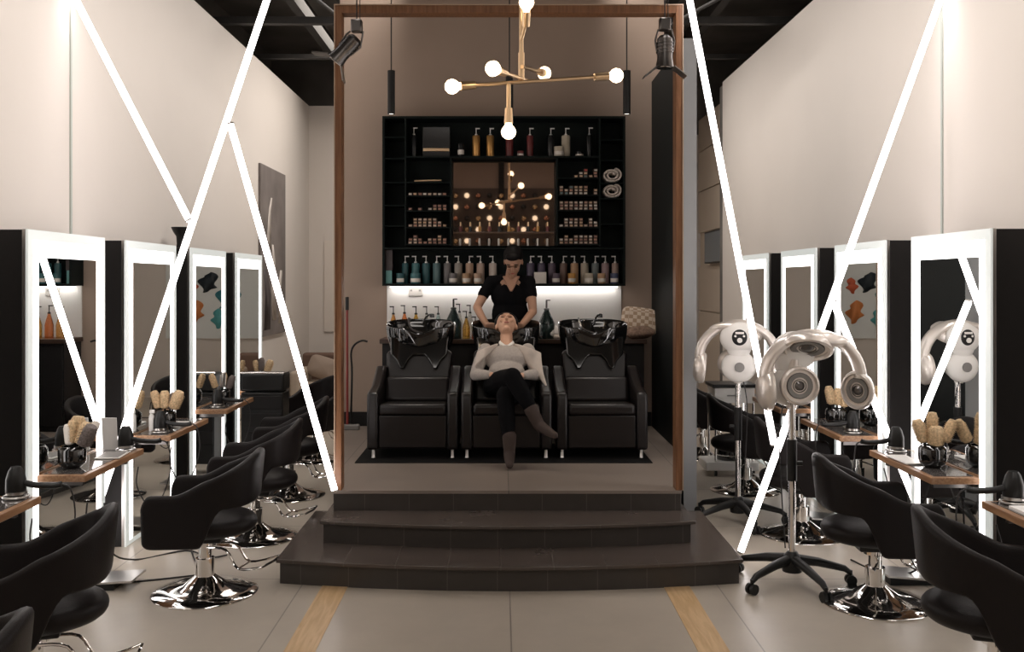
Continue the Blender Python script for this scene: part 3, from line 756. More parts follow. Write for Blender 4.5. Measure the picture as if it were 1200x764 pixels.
def P(name, c, r=.35, **k): return mat(name, c, r, **k)
teal = P('teal_bottle', (.03, .10, .11)); teal2 = P('teal_bottle_pale', (.05, .15, .16)); tealg = P('teal_grey_bottle', (.09, .16, .17))
greyb = P('grey_bottle', (.16, .15, .15)); greyc = P('warm_grey_bottle', (.33, .30, .26)); peach = P('peach_bottle', (.50, .34, .24)); peach2 = P('peach_bottle_pale', (.52, .38, .30)); white_b = P('cream_bottle', (.55, .47, .40))
purp = P('purple_bottle', (.09, .07, .11)); purp2 = P('mauve_bottle', (.11, .08, .11)); brn = P('brown_bottle', (.16, .10, .08)); orb = P('tan_orange_bottle', (.45, .28, .16)); crm = P('ivory_bottle', (.52, .46, .36)); sage = P('sage_bottle', (.17, .20, .20)); pink = P('dusty_pink_bottle', (.36, .25, .25)); blush = P('blush_bottle', (.38, .27, .22))
gold_b = mat('gold_bottle', (.55, .30, .10), .3, .7); redb = P('dark_red_bottle', (.16, .03, .03)); blackb = P('black_bottle', (.012, .013, .014), .25); amberj = P('amber_jar', (.55, .28, .07)); bluej = P('navy_jar', (.06, .07, .13))
bz = zbot+.0005
bl = [(474.5, .030, teal, 'dark teal'), (486.7, .036, teal2, 'mid teal'), (499, .036, teal, 'blue-teal'), (511.5, .036, tealg, 'grey-teal'), (524, .034, greyb, 'grey'), (537, .036, greyc, 'warm grey'), (550, .036, peach, 'peach'), (563, .036, peach2, 'pale peach'), (577.5, .036, white_b, 'cream'),
      (622, .036, purp, 'violet'), (634.6, .036, purp, 'purple'), (646.8, .036, purp2, 'mauve'), (660.5, .034, brn, 'brown'), (673.5, .036, orb, 'tan orange'), (685.3, .036, crm, 'ivory'), (698, .034, sage, 'sage grey'), (709.8, .036, pink, 'dusty pink'), (721.3, .032, blush, 'blush')]
for i, (px, r, m, c) in enumerate(bl):
    pump_bottle(wx(px, 8.62), 8.62+.03, bz, .255, r, m, '%s pump bottle in the long row on the lowest shelf, %s of the stylist' % (c, 'left' if i < 9 else 'right'), 'pump bottles in a row on the lowest shelf', dirx=-1 if i % 3 else 1)
jl = [(469, teal, 'dark teal', .034), (487, teal2, 'wide teal', .046), (531, greyb, 'grey', .036), (546.5, orb, 'orange', .038), (560, peach, 'peach', .036), (651.6, purp2, 'mauve', .036), (670, amberj, 'amber', .036), (690, crm, 'ivory', .040), (705, orb, 'tan', .036), (720, bluej, 'navy', .036)]
for px, m, c, r in jl:
    jar(wx(px, 8.55), 8.555, bz, r, .095, m, c+' lidded jar in front of the pump bottles on the lowest shelf', 'lidded jars on the lowest shelf')
tag(obj('product_box', MB().box(-.055, .055, -.03, .03, 0, .105), M_cream, bevel=.003), 'cream product box in front of the purple bottles', 'box').location = (wx(633, 8.55), 8.55, bz)
tb = thing('tall_box', 'tall slim box with a teal lower half at the left end of the lowest shelf', 'box', (wx(456, 8.6), 8.6, bz))
obj('box_body', MB().box(-.028, .028, -.025, .025, 0, .12), P('teal_light', (.18, .42, .40)), tb, bevel=.002); obj('box_top', MB().box(-.034, .034, -.028, .028, .12, .31), P('brown_box', (.06, .045, .045)), tb, bevel=.002)
# top shelf
zt0 = sz(182.5)+.0005
for px, r, h, m, c in ((485, .030, .275, blackb, 'slim black'), (558, .036, .27, gold_b, 'gold'), (574.5, .036, .27, gold_b, 'gold'), (597, .034, .26, redb, 'dark red'), (621, .030, .27, redb, 'slim dark red'), (645.5, .036, .27, blackb, 'black'), (663, .040, .27, crm, 'ivory'), (690.5, .030, .275, blackb, 'thin black')):
    w = {485: 'at the left end', 558: 'left of the other gold one', 574.5: 'right of the other gold one', 597: 'behind the lowest chandelier bulb', 621: 'right of the chandelier stem', 645.5: 'beside the ivory one', 663: 'with a round jar at its foot', 690.5: 'at the right end'}[px]
    pump_bottle(wx(px, 8.62), 8.62, zt0, h, r, m, '%s pump bottle on the top shelf %s' % (c, w), 'pump bottles on the top shelf')
jar(wx(655, 8.56), 8.56, zt0, .044, .09, crm, 'round ivory jar on the top shelf in front of the ivory bottle', 'jars on the top shelf')
jar(wx(610, 8.56), 8.56, zt0, .030, .05, redb, 'small dark red jar on the top shelf', 'jars on the top shelf')
jar(wx(679, 8.57), 8.57, zt0, .036, .045, blackb, 'low black jar on the top shelf', 'jars on the top shelf')
jar(wx(540, 8.57), 8.57, zt0, .030, .12, blackb, 'black jar on the top shelf left of the gold bottles', 'jars on the top shelf')
st = thing('display_case', 'dark glass-fronted case with a bright metal bar on the top shelf', 'case', (wx(511.5, 8.58), 8.60, zt0))
obj('case_body', MB().box(-.125, .125, -.05, .09, 0, .27), mat('smoked_case', (.02, .02, .02), .2), st, bevel=.004)
obj('metal_bar', MB().box(-.12, .12, -.062, -.05, .045, .075), M_gold, st, bevel=.004)
tag(obj('flat_iron', MB().box(-.125, .125, -.02, .02, 0, .018, rot=(0, -.03, 0)), M_gold, bevel=.006), 'flat golden hair straightener lying on a left shelf', 'hair straightener').location = (sx(501), 8.56, sz(213)+.006)

# towels rolled on the right column
def towel_roll(px, py, lb):
    def fn(u, v):
        a = 2*PI*u*2.2; r = .018+.030*u*1.6
        return Vector((1.35*r*math.cos(a), -.10+.20*v, r*math.sin(a)))
    o = tag(obj('rolled_towel', MB().grid(fn, 70, 3), M_towel, solid=.022, sub=1), lb, 'towel', 'rolled towels in the right column of the shelf unit')
    o.location = (sx(px), 8.61, sz(py)); return o
for k, (px, py) in enumerate(((716.5, 209), (717.5, 199.0), (716.5, 227), )):
    pass
towel_roll(717.5, 204.8, 'rolled beige towel in the right column, the upper one')
towel_roll(717.5, 223.0, 'rolled beige towel in the right column, the lower one')

# small colour boxes: every box its own object, sharing mesh per colour
random.seed(11)
bc = [P('carton_a', (.55, .42, .32)), P('carton_b', (.42, .22, .15)), P('carton_c', (.60, .55, .48)), P('carton_d', (.30, .16, .12)), P('carton_e', (.50, .33, .20)), P('carton_f', (.10, .16, .16)), P('carton_g', (.45, .06, .05))]
cwd, chh = .034, .027
protos = []
def carton_mesh(m):
    mb = MB().box(-cwd/2, cwd/2, -.05, .05, 0, chh)
    return mb
M_cbody = mat('carton_body', (.05, .028, .02), .6)
cart_cache = {}
def carton(px, z, ci, lb, gp, dx=0):
    if ci not in cart_cache:
        o = obj('colour_box', carton_mesh(M_cbody), M_cbody, smooth=False)
        l = obj('paper_label', MB().box(-.0135, .0135, -.0506, -.0500, .006, .0215), bc[ci], o, smooth=False)
        cart_cache[ci] = (o.data, l.data)
    else:
        a, b = cart_cache[ci]
        o = bpy.data.objects.new('colour_box', a); COL.objects.link(o)
        l = bpy.data.objects.new('paper_label', b); COL.objects.link(l); l.parent = o
    tag(o, lb, 'box', gp); o.location = (sx(px)+dx, 8.57+random.uniform(-.005, .005), z); o.rotation_euler = (0, 0, random.uniform(-.04, .04))
names_r = ['first', 'second', 'third', 'fourth', 'lowest']
for si, y in enumerate(RS):
    z = sz(y)+.0005
    for k in range(8):
        px = 658+k*5.75
        if si == 0: n = [0, 0, 0, 1, 2, 3, 1, 3, 2][k]
        elif si == 1: n = [3, 2, 3, 3, 3, 3, 0, 2][k]
        elif si == 2: n = [3, 3, 3, 3, 3, 3, 3, 3][k]
        elif si == 3: n = [1, 3, 3, 3, 3, 1, 3, 2][k]
        else: n = [2, 3, 2, 3, 3, 3, 3, 3][k]
        for j in range(n):
            ci = random.choice([0, 0, 1, 2, 2, 4, 3]) if si > 1 else random.choice([0, 2, 5, 4, 1, 5 if si == 0 else 0])
            if si == 0 and k == 5 and j == 2: ci = 6
            carton(px, z+j*(chh+.0006), ci, 'small hair colour box stacked on the %s small shelf right of the shelf mirror' % names_r[si], 'colour boxes on the %s small shelf right of the mirror' % names_r[si])
for si, (y, cnt) in enumerate(zip(LS[1:], ([1]*8, [1, 0, 1, 0, 1, 2, 2, 2], [1, 3, 3, 3, 3, 3, 2, 1], [2, 3, 2, 1, 2, 2, 3, 2]))):
    z = sz(y)+.0005
    for k, n in enumerate(cnt):
        px = 480.5+k*5.75
        for j in range(n):
            ci = random.choice([0, 1, 2, 3, 4, 3]) if si != 2 else random.choice([4, 1, 0, 0])
            carton(px, z+j*(chh+.0006), ci, 'small hair colour box on the %s small shelf left of the shelf mirror' % names_r[si+1], 'colour boxes on the %s small shelf left of the mirror' % names_r[si+1])
# little vials on the glass shelf before the mirror
for k in range(10):
    px = 539+k*11.5
    v = thing('vial', 'small vial on the glass shelf in front of the shelf mirror', 'vial', (sx(px), 8.60, sz(271)+.0005), 0, 'small vials standing before the shelf mirror')
    obj('vial_body', MB().lathe([(0, 0), (.014, 0), (.014, .05), (0, .05)], n=12), [redb, blackb, amberj][k % 3], v)
    obj('cap', MB().lathe([(0, .05), (.008, .05), (.007, .09), (0, .09)], n=12), M_gold, v)
for k in range(10):
    px = 538.5+k*11.5
    v = tag(obj('nail_tube', MB().lathe([(0, 0), (.010, 0), (.010, .062), (.006, .07), (0, .07)], n=12), M_cream), 'pale tube standing under the glass shelf of the shelf mirror', 'tube', 'pale tubes standing under the glass shelf')
    v.location = (sx(px), 8.60, sz(287.8)+.0)
board(529.5, 651.5, 287.9, .004)

# ------------------------------------------------------------------ pendants, chandelier, stage spots
def pendant(px, lb, y0=83, y1=134, Y=7.45):
    X = wx(px, Y); z1 = CH-(y0-331)/FPX*Y; z0 = CH-(y1-331)/FPX*Y
    t = thing('pendant_lamp', lb, 'lamp', (X, Y, z0), 0, 'slim black tube pendants over the basins')
    h = z1-z0; r = .030
    obj('lamp_tube', MB().lathe([(0, h), (r, h), (r, 0), (r-.004, 0), (r-.004, .01), (0, .012)], n=24), M_blackplast, t)
    obj('lens', MB().lathe([(0, .006), (r-.005, .006), (r-.005, .010), (0, .010)], n=24), M_spotface, t)
    obj('cord', MB().cyl((0, 0, h), (0, 0, 5.2-z0), .005, 8), M_rubber, t)
    return t
pendant(458.5, 'slim black tube pendant hanging over the left basin')
pendant(597, 'slim black tube pendant hanging behind the chandelier', 88, 140, 7.5)
pendant(734.5, 'slim black tube pendant hanging over the right basin')

cy = 5.0
chd = thing('chandelier', 'golden branching chandelier with round glowing bulbs', 'chandelier', (0, cy, 0))
def CP(px, py, Y): 
    p = W(px, py, Y); return Vector((p.x, p.y-cy, p.z))
def rod(a, b, r=.010): obj('arm', MB().cyl(a, b, r, 12), M_gold, chd)
def bulb(p, d):
    d = Vector(d).normalized(); p = Vector(p)
    obj('socket', MB().cone(p-d*.125, .020, p-d*.045, .024, 20), M_gold, chd)
    q = d.to_track_quat('Z', 'Y').to_euler()
    obj('bulb', MB().lathe([(0, -.045), (.017, -.045), (.020, -.035), (.034, -.018), (.040, 0), (.034, .022), (.018, .036), (0, .040)], tuple(p), 24, rot=q), M_bulb, chd)
Yc = 5.0
a = CP(530, 101.5, 4.9); b = CP(722, 88.5, 5.1); u = (b-a).normalized(); rod(a+u*.1, b-u*.1); bulb(a, -u); bulb(b, u)
stc = CP(611, 10, 5.0); st2 = CP(607, 95, 5.0); rod(Vector((stc.x, 0, 5.2)), Vector((stc.x, 0, st2.z+.0)), .012)
obj('stem_collar', MB().cyl((stc.x, 0, CP(609, 62, 5).z), (stc.x, 0, st2.z), .017), M_gold, chd)
l1 = CP(596, 97, 4.97); l2 = CP(596, 154.5, 4.97); rod(l1, l2+Vector((0, 0, .1)), .012); bulb(l2, (0, 0, -1))
a = CP(578, 80.5, 4.72); b = CP(618, 94.5, 5.05); u = (b-a).normalized(); rod(a+u*.08, b); bulb(a, -u)
a = CP(612, 78, 4.97); b = CP(638, 86, 5.5); u = (b-a).normalized(); rod(a, b-u*.1); bulb(b, u)
a = CP(617, 3, 4.85); bulb(a, (.0, -.6, .8)); rod(a+Vector((0, .06, -.08)), Vector((stc.x, 0, a.z-.16)), .010)

def stage_spot(px, py, lb, tx, tz_):
    Y = 5.85; p = W(px, py, Y)
    t = thing('stage_spotlight', lb, 'spotlight', tuple(p), 0, 'hanging theatre spotlights beside the frame')
    obj('cord', MB().cyl((0, 0, .11), (0, 0, 5.2-p.z), .004, 8).cyl((.02, 0, .11), (.02, 0, 5.2-p.z), .003, 8), M_rubber, t)
    obj('clamp', MB().box(-.035, .035, -.03, .03, .03, .11), M_dsteel, t, bevel=.01)
    M = Matrix.Rotation(tx, 3, 'Y')
    V = lambda x, y, z: tuple(M@Vector((x, y, z)))
    obj('yoke', MB().tube([(-.04, 0, .04), V(-.06, 0, -.03), V(-.05, 0, -.10)], .006).tube([(.04, 0, .04), V(.06, 0, -.03), V(.05, 0, -.10)], .006), M_dsteel, t)
    c = MB().tube([V(0, 0, .0), V(0, 0, -.02), V(0, 0, -.14), V(0, 0, -.20)], .05, 20, rs=[.03, .048, .048, .058])
    for k in range(4): c.tube([V(0, 0, -.04-k*.02), V(0, 0, -.048-k*.02)], .053, 20)
    obj('lamp_can', c, M_dsteel, t)
    obj('lens', MB().tube([V(0, 0, -.200), V(0, 0, -.203)], .045, 20), M_chrome, t)
    for s in (-1, 1):
        q = MB().box(s*.055-.003, s*.055+.003, -.05, .05, -.30, -.20)
        M2 = Matrix.Translation(Vector(V(s*.05, 0, -.20))) @ M.to_4x4() @ Matrix.Rotation(-s*.9, 4, 'Y') @ Matrix.Translation((-s*.05, 0, .20))
        q._m(q.bm.verts, M2); obj('barn_door', q, M_steel if s > 0 else M_dsteel, t)
    return t
stage_spot(418, 44, 'theatre spotlight hanging tilted at the left post of the frame', .75, 0)
stage_spot(779, 42, 'theatre spotlight hanging straight down at the right post of the frame', 0.0, 0)

# ------------------------------------------------------------------ hair processors
def processor(loc, rz, label, leg0=0.0, ax=.12):
    t = thing('hair_processor', label, 'hair processor', loc, rz, 'silver hair processors on wheeled stands')
    obj('hub', MB().lathe([(0, .075), (.055, .075), (.06, .10), (.045, .17), (.025, .19), (0, .19)]), M_blackplast, t)
    for k in range(5):
        a = 2*PI*k/5+leg0; c, s_ = math.cos(a), math.sin(a)
        l = MB().tube([(c*.03, s_*.03, .145), (c*.15, s_*.15, .13), (c*.30, s_*.30, .095), (c*.335, s_*.335, .07)], .02, 10, rs=[.030, .026, .019, .014])
        lg = obj('leg', l, M_blackplast, t)
        w = MB()
        for d in (-.016, .016):
            w.cyl((c*.335-s_*(d-.009), s_*.335+c*(d-.009), .03), (c*.335-s_*(d+.009), s_*.335+c*(d+.009), .03), .03, 18)
        w.cyl((c*.335, s_*.335, .03), (c*.335, s_*.335, .085), .010)
        obj('caster', w, M_blackplast, lg)
    obj('pole', MB().cyl((0, 0, .17), (0, 0, 1.10), .020), M_chrome, t)
    obj('height_clamp', MB().cyl((0, 0, .60), (0, 0, .84), .028).cyl((0, 0, .70), (.06, 0, .70), .014), M_blackplast, t)
    # head: arch with pods
    az = 1.20; R = .27
    def arch(u, v):
        a = math.radians(-1+182*u); q = 2*PI*v
        rr = .070*(.7+.3*math.sin(PI*u)); rad = R+.036*math.cos(q)
        return Vector((ax+rad*math.cos(a)*1.02, math.sin(q)*rr, az+rad*math.sin(a)*.92))
    obj('arch_arm', MB().grid(arch, 40, 14), M_silverp, t, sub=1)
    def pod(name, c, r, rot, grill=True, sy=1.0, lbl=None):
        o = obj(name, MB().lathe([(0, -.06), (r*.55, -.055), (r*.9, -.03), (r, 0), (r*.96, .022), (r*.86, .028), (r*.82, .02), (r*.8, .005), (0, .005)], c, 32, rot=rot, sy=sy), M_silverp, t, label=lbl)
        Rm = Euler(rot).to_matrix()
        g = MB()
        for k in range(1, 5):
            rr = r*.8*k/5; g.tube([Vector(c)+Rm@Vector((rr*math.cos(a), rr*sy*math.sin(a), .008)) for a in [2*PI*i/24 for i in range(25)]], .0028, 5, cap=False)
        g.cone(Vector(c)+Rm@Vector((0, 0, .005)), r*.25, Vector(c)+Rm@Vector((0, 0, .018)), r*.12, 16)
        obj('grill', g, M_dsteel, o)
        d = MB().lathe([(r*.42, .006), (r*.62, .010), (r*.62, .014), (r*.42, .012)], c, 28, rot=rot, sy=sy)
        obj('heater_ring', d, M_greyp, o)
        return o
    pod('side_pod', (ax-.262, 0, az-.075), .12, (0, PI/2, 0), sy=.85)
    pod('side_pod', (ax+.262, 0, az-.075), .115, (0, -PI/2-.1, .85 if ax > .05 else 0), sy=.85)
    pod('rear_pod', (.03, -.04, az-.045), .115, (PI/2, 0, 0), sy=1.0)
    up = pod('top_pod', (ax-.04, -.03, az+.175), .15, (PI-.62, .15, 0), sy=.8)
    hd = MB().sph((ax+.06, -.01, az+.225), (.15, .10, .042), rot=(.15, .12, 0), u=28, v=14)
    obj('head_shell', hd, M_silverp, t)
    # control display on the back
    ds = obj('control_panel', MB().sph((ax*.3, .06, az+.15), (.135, .06, .115), u=28, v=16).lathe([(0, 0), (.05, 0), (.062, .05), (.10, .13), (.12, .17), (0, .18)], (0, .06, az-.04), 28, sy=.45), M_whitep, t)
    obj('display', MB().sph((ax*.3, .113, az+.155), (.055, .012, .058), u=24, v=12), M_blackplast, ds)
    obj('knob', MB().cyl((ax*.3, .115, az+.135), (ax*.3, .132, az+.135), .018).cyl((ax*.3-.03, .115, az+.165), (ax*.3-.03, .126, az+.165), .008).cyl((ax*.3+.03, .115, az+.165), (ax*.3+.03, .126, az+.165), .008).box(ax*.3-.03, ax*.3+.03, .118, .126, az+.18, az+.195), M_whitep, ds)
    obj('neck', MB().cyl((0, .01, 1.02), (.02, .03, az+.10), .030), M_silverp, t)
    rp = obj('motor_cover', MB().sph((.0, .05, az-.06), (.125, .055, .115), u=28, v=16), M_whitep, t)
    obj('vent_rose', MB().cyl((0, .10, az-.06), (0, .113, az-.06), .035), M_greyp, rp)
    obj('power_cord', MB().tube(smooth_path([(-.03, .06, 1.05), (-.06, .05, .85), (-.05, .03, .5), (-.03, .03, .2)], 5), .004, 6), M_rubber, t)
    return t
pr = processor((1.69, 5.45, 0), 0, 'near silver hair processor on a five-wheeled black stand right of the steps', math.radians(-3))
p2 = processor((1.73, 6.85, 0), PI-.15, 'far silver hair processor turned away, showing its control panel', math.radians(-11-171.4), 0.0)

# white trolley with equipment
tr = thing('white_trolley', 'white wheeled trolley behind the far hair processor', 'trolley', (2.09, 8.62, 0))
obj('base_tray', MB().box(-.24, .24, -.16, .16, .05, .13), M_whitep, tr, bevel=.01)
obj('drawer_unit', MB().box(-.16, .20, -.15, .15, .66, .80), M_whitep, tr, bevel=.006)
obj('top_tray', MB().box(-.18, .22, -.16, .16, .80, .83), M_blackplast, tr, bevel=.004)
for sx_ in (-.15, .19):
    for sy_ in (-.14, .14):
        obj('upright', MB().cyl((sx_, sy_, .12), (sx_, sy_, .67), .010), M_chrome, tr)
        obj('caster', MB().cyl((sx_-.01, sy_, .027), (sx_+.01, sy_, .027), .027).cyl((sx_, sy_, .03), (sx_, sy_, .06), .008), M_blackplast, tr)
obj('drawer_handle', MB().box(-.05, .05, -.165, -.15, .725, .735), M_greyp, tr)
mt = thing('steam_unit', 'chrome and black machine standing in the white trolley', 'machine', (2.09, 8.62, .1305))
obj('machine_body', MB().lathe([(0, 0), (.11, 0), (.12, .04), (.10, .18), (.05, .22), (0, .23)], n=24), M_blackgloss, mt)
obj('machine_ring', MB().tube([(.121*math.cos(a), .121*math.sin(a), .05) for a in [2*PI*i/28 for i in range(29)]], .008, 8, cap=False), M_chrome, mt)

# black trolley on the left
bt = thing('black_trolley', 'black trolley with a chrome rail between the third and fourth left desks', 'trolley', (-2.17, 8.65, 0), .0)
obj('tray', MB().box(-.20, .20, -.13, .13, .76, .92), M_blackplast, bt, bevel=.02)
obj('drawer', MB().box(-.18, .18, -.14, -.13, .60, .72), M_darklam, bt, bevel=.004)
obj('drawer', MB().box(-.18, .18, -.14, -.13, .44, .56), M_darklam, bt, bevel=.004)
obj('drawer', MB().box(-.18, .18, -.14, -.13, .28, .40), M_darklam, bt, bevel=.004)
obj('trolley_frame', MB().box(-.19, .19, -.13, .13, .10, .75), M_blackplast, bt, bevel=.01)
obj('chrome_rail', MB().tube([(-.2, -.14, .93), (.2, -.14, .93), (.21, .0, .93), (.2, .14, .93)], .007), M_chrome, bt)
for sx_ in (-.15, .15):
    for sy_ in (-.11, .11):
        obj('caster', MB().cyl((sx_-.01, sy_, .035), (sx_+.01, sy_, .035), .035).cyl((sx_, sy_, .03), (sx_, sy_, .11), .009), M_blackplast, bt)

# sofa and poster at the back left
sf = thing('sofa', 'cream sofa with a brown back cushion at the far left end of the room', 'sofa', (-2.05, 12.3, 0))
obj('seat_base', MB().box(-.55, .55, -.40, .40, .0, .44), M_sofa, sf, bevel=.03)
obj('armrest', MB().box(-.63, -.50, -.42, .45, .0, .62), M_sofa, sf, bevel=.04, bseg=3)
obj('armrest', MB().box(.50, .63, -.42, .45, .0, .62), M_sofa, sf, bevel=.04, bseg=3)
obj('backrest', MB().box(-.63, .63, .35, .50, .05, .80), M_sofab, sf, bevel=.04, bseg=3)
cushion((-2.36, 12.45, .62), (PI/2-.3, .3, 0), .20, .15, .07, mat('cushion_taupe', (.34, .27, .22), .9), 'taupe cushion propped on the cream sofa')
COL.objects[-1]['group'] = 'sofa cushions'
po_ = thing('wall_poster', 'tall grey abstract picture with pale strokes on the left wall', 'picture', (WL+.002, 10.6, 0))
obj('canvas', MB().box(0, .025, 0, 1.22, 1.13, 3.10), M_poster, po_)
def stroke(pts, w, m):
    mb = MB(); l = [(p[0]-w*math.sin(i*1.3+1)*.3-w/2, p[1]) for i, p in enumerate(pts)]; r = [(p[0]+w/2+w*.2*math.cos(i), p[1]) for i, p in enumerate(pts)]
    vs = [mb.bm.verts.new((.0262, x, z)) for x, z in l+r[::-1]]
    mb.bm.faces.new(vs); bmesh.ops.solidify; return obj('pale_stroke', mb, m, po_, solid=.001)
ms = mat('stroke_pale', (.55, .50, .46), .6, noise=.2, nscale=8)
stroke([(.65, 1.3), (.6, 1.7), (.62, 2.0), (.55, 2.2)], .16, ms)
stroke([(.95, 1.25), (.9, 1.6), (.98, 1.9)], .14, ms)
stroke([(.35, 2.1), (.4, 2.35), (.42, 2.6), (.5, 2.75)], .14, ms)
stroke([(.3, 1.2), (.35, 1.6), (.2, 1.9)], .2, mat('stroke_dark', (.06, .05, .05), .6))
tag(obj('wall_board', MB().box(-.09, .09, -.02, 0, 1.05, 2.35), mat('board_pale', (.72, .66, .60), .5)), 'pale upright board on the far wall left of the frame', 'board').location = (wx(387, 13.35), 13.395, 0)
# abstract painting added to give the mirrors something to reflect
ap = thing('added_painting', 'white painting with teal and orange blotches on the far wall, added for a left mirror', 'picture', (-.62, YB-.002, 0))
obj('canvas', MB().box(-.75, .75, -.03, 0, .9, 2.3), mat('canvas_white', (.78, .82, .82), .6), ap)
for k, (x, z, r, c) in enumerate(((-.2, 1.5, .2, (.05, .25, .30)), (.1, 1.75, .16, (.02, .03, .04)), (.3, 1.3, .15, (.7, .25, .08)), (-.05, 1.2, .12, (.10, .40, .42)), (.35, 1.7, .10, (.6, .12, .05)))):
    mb = MB(); vs = [mb.bm.verts.new((x+r*(.8+.25*math.sin(5*a+k))*math.cos(a), -.033, z+r*(1+.3*math.cos(2*a+k))*math.sin(a))) for a in [2*PI*i/48 for i in range(48)]]
    mb.bm.faces.new(vs); obj('paint_blotch', mb, mat('paint_%s' % 'abcde'[k], c, .5), ap, solid=.002)
# screen on the panelled wall
tv = thing('wall_screen', 'dark glossy screen on the panelled wall right of the booth', 'screen', (2.998, 12.2, 0))
obj('screen_case', MB().box(-.06, 0, .15, 1.35, 2.02, 2.47), M_blackplast, tv, bevel=.004)
obj('screen_glass', MB().box(-.064, -.06, .18, 1.32, 2.04, 2.45), mat('screen_glass', (.10, .14, .17), .05, spec=.8), tv)

# ------------------------------------------------------------------ people
def figure(segs, ells, off, vox=.006):
    mb = MB(); off = Vector(off)
    for chain in segs:
        for (p, r), (q, s_) in zip(chain, chain[1:]):
            mb.cone(Vector(p)-off, r, Vector(q)-off, s_, 14)
        for p, r in chain: mb.sph(Vector(p)-off, r, u=14, v=10)
    for e in ells:
        mb.sph(Vector(e[0])-off, e[1], rot=e[2] if len(e) > 2 else None, u=20, v=14)
    return mb
def hand(wrist, d, pn, side, curl=.5, s=1.0):
    """list of chains for palm + five fingers. d: pointing direction, pn: palm normal, side: thumb side sign"""
    d = Vector(d).normalized(); pn = Vector(pn); pn = (pn-d*pn.dot(d)).normalized(); l = d.cross(pn).normalized()*side
    w = Vector(wrist); ch = []
    for k, (o, L, r) in enumerate(((.030, .072, .0088), (.010, .080, .0090), (-.011, .074, .0086), (-.030, .058, .0078))):
        b = w+d*.085*s+l*o*s
        ch.append([(w+d*.01+l*o*.6*s, .014*s), (b, .0115*s)])
        c1 = (d+pn*curl*.6).normalized(); c2 = (d+pn*curl*1.6).normalized(); c3 = (d*.5+pn*curl*2.2).normalized()
        p1 = b+c1*L*.45*s; p2 = p1+c2*L*.32*s; p3 = p2+c3*L*.25*s
        ch.append([(b, r*1.1*s), (p1, r*s), (p2, r*.92*s), (p3, r*.8*s)])
    t0 = w+d*.025*s+l*.028*s; t1 = t0+(d*.6+l*.8+pn*.3).normalized()*.040*s; t2 = t1+(d*.9+l*.3+pn*.5).normalized()*.030*s; t3 = t2+(d+pn*.5).normalized()*.024*s
    ch.append([(w+d*.01, .016*s), (t0, .015*s), (t1, .0115*s), (t2, .0100*s), (t3, .0085*s)])
    return ch
def head_shapes(c, R, s=1.0):
    """R: 3x3 local axes (x right, y back->front is -y, z up). returns ellipsoids list"""
    e = R.to_euler()
    q = lambda x, y, z: Vector(c)+R@Vector((x*s, y*s, z*s))
    L = [(q(0, .012, .025), (.074*s, .092*s, .088*s), e), (q(0, -.022, -.035), (.056*s, .066*s, .070*s), e), (q(0, -.058, -.088), (.026*s, .024*s, .020*s), e),
         (q(0, -.094, -.012), (.010*s, .018*s, .026*s), e), (q(0, -.104, -.026), (.014*s, .012*s, .010*s), e),
         (q(-.030, -.076, -.018), (.020*s, .014*s, .016*s), e), (q(.030, -.076, -.018), (.020*s, .014*s, .016*s), e),
         (q(0, -.084, .028), (.046*s, .012*s, .010*s), e), (q(0, -.083, -.055), (.022*s, .012*s, .010*s), e),
         (q(-.076, .008, -.008), (.008*s, .018*s, .028*s), e), (q(.076, .008, -.008), (.008*s, .018*s, .028*s), e)]
    return L, q, e
# ---- stylist
so = Vector((.08, 8.14, h3))
per = thing('person', 'person in a black v-neck t-shirt bending over the basin, washing hair', 'person', tuple(so))
Rh = Euler((math.radians(38), 0, math.radians(-6))).to_matrix()
hl, hq, he = head_shapes((.105, 7.975, 1.925), Rh)
sl, sr = (-.085, 8.10, 1.755), (.245, 8.10, 1.755)
el, er = (-.205, 8.06, 1.535), (.275, 8.06, 1.50)
wl, wr = (-.115, 7.90, 1.385), (.17, 7.90, 1.385)
body = [[((.08, 8.12, 1.73), .055), ((.09, 8.06, 1.82), .05), ((.10, 8.0, 1.88), .048)],
        [(sl, .050), ((-.15, 8.08, 1.64), .043), (el, .036)], [(el, .036), ((-.17, 7.99, 1.47), .034), (wl, .025)],
        [(sr, .050), ((.262, 8.08, 1.64), .043), (er, .036)], [(er, .036), ((.23, 7.99, 1.45), .034), (wr, .025)]]
body += hand(wl, (.55, -.75, -.05), (1, .1, .4), -1, .35) + hand(wr, (-.55, -.75, -.05), (-1, .1, .4), 1, .35)
tors = [((.08, 8.12, 1.64), (.165, .105, .14)), ((.08, 8.13, 1.45), (.135, .095, .16)), ((.08, 8.13, 1.28), (.150, .10, .12)), ((.08, 8.12, 1.755), (.15, .062, .05))]
legs = [[((.0, 8.14, 1.22), .085), ((-.01, 8.15, .85), .058), ((-.01, 8.17, .66), .050), ((-.01, 8.18, .49), .034)], [((.16, 8.14, 1.22), .085), ((.17, 8.15, .85), .058), ((.17, 8.17, .66), .050), ((.17, 8.18, .49), .034)]]
obj('body', figure(body+legs, tors+hl, so), M_skin, per, remesh=.0055, sm=4)
# shirt
sh_s = [[((.035, 8.115, 1.785), .040), (sl, .054)], [((.135, 8.115, 1.785), .040), (sr, .054)], [(sl, .056), ((-.15, 8.085, 1.645), .051)], [(sr, .056), ((.262, 8.085, 1.645), .051)]]
sh_e = [((.08, 8.125, 1.64), (.170, .112, .14)), ((.08, 8.135, 1.47), (.160, .110, .20)), ((.08, 8.135, 1.27), (.165, .115, .12)), ((.08, 8.135, 1.745), (.160, .070, .048))]
shirt = obj('t_shirt', figure(sh_s, sh_e, so), M_tee, per, remesh=.007, sm=6)
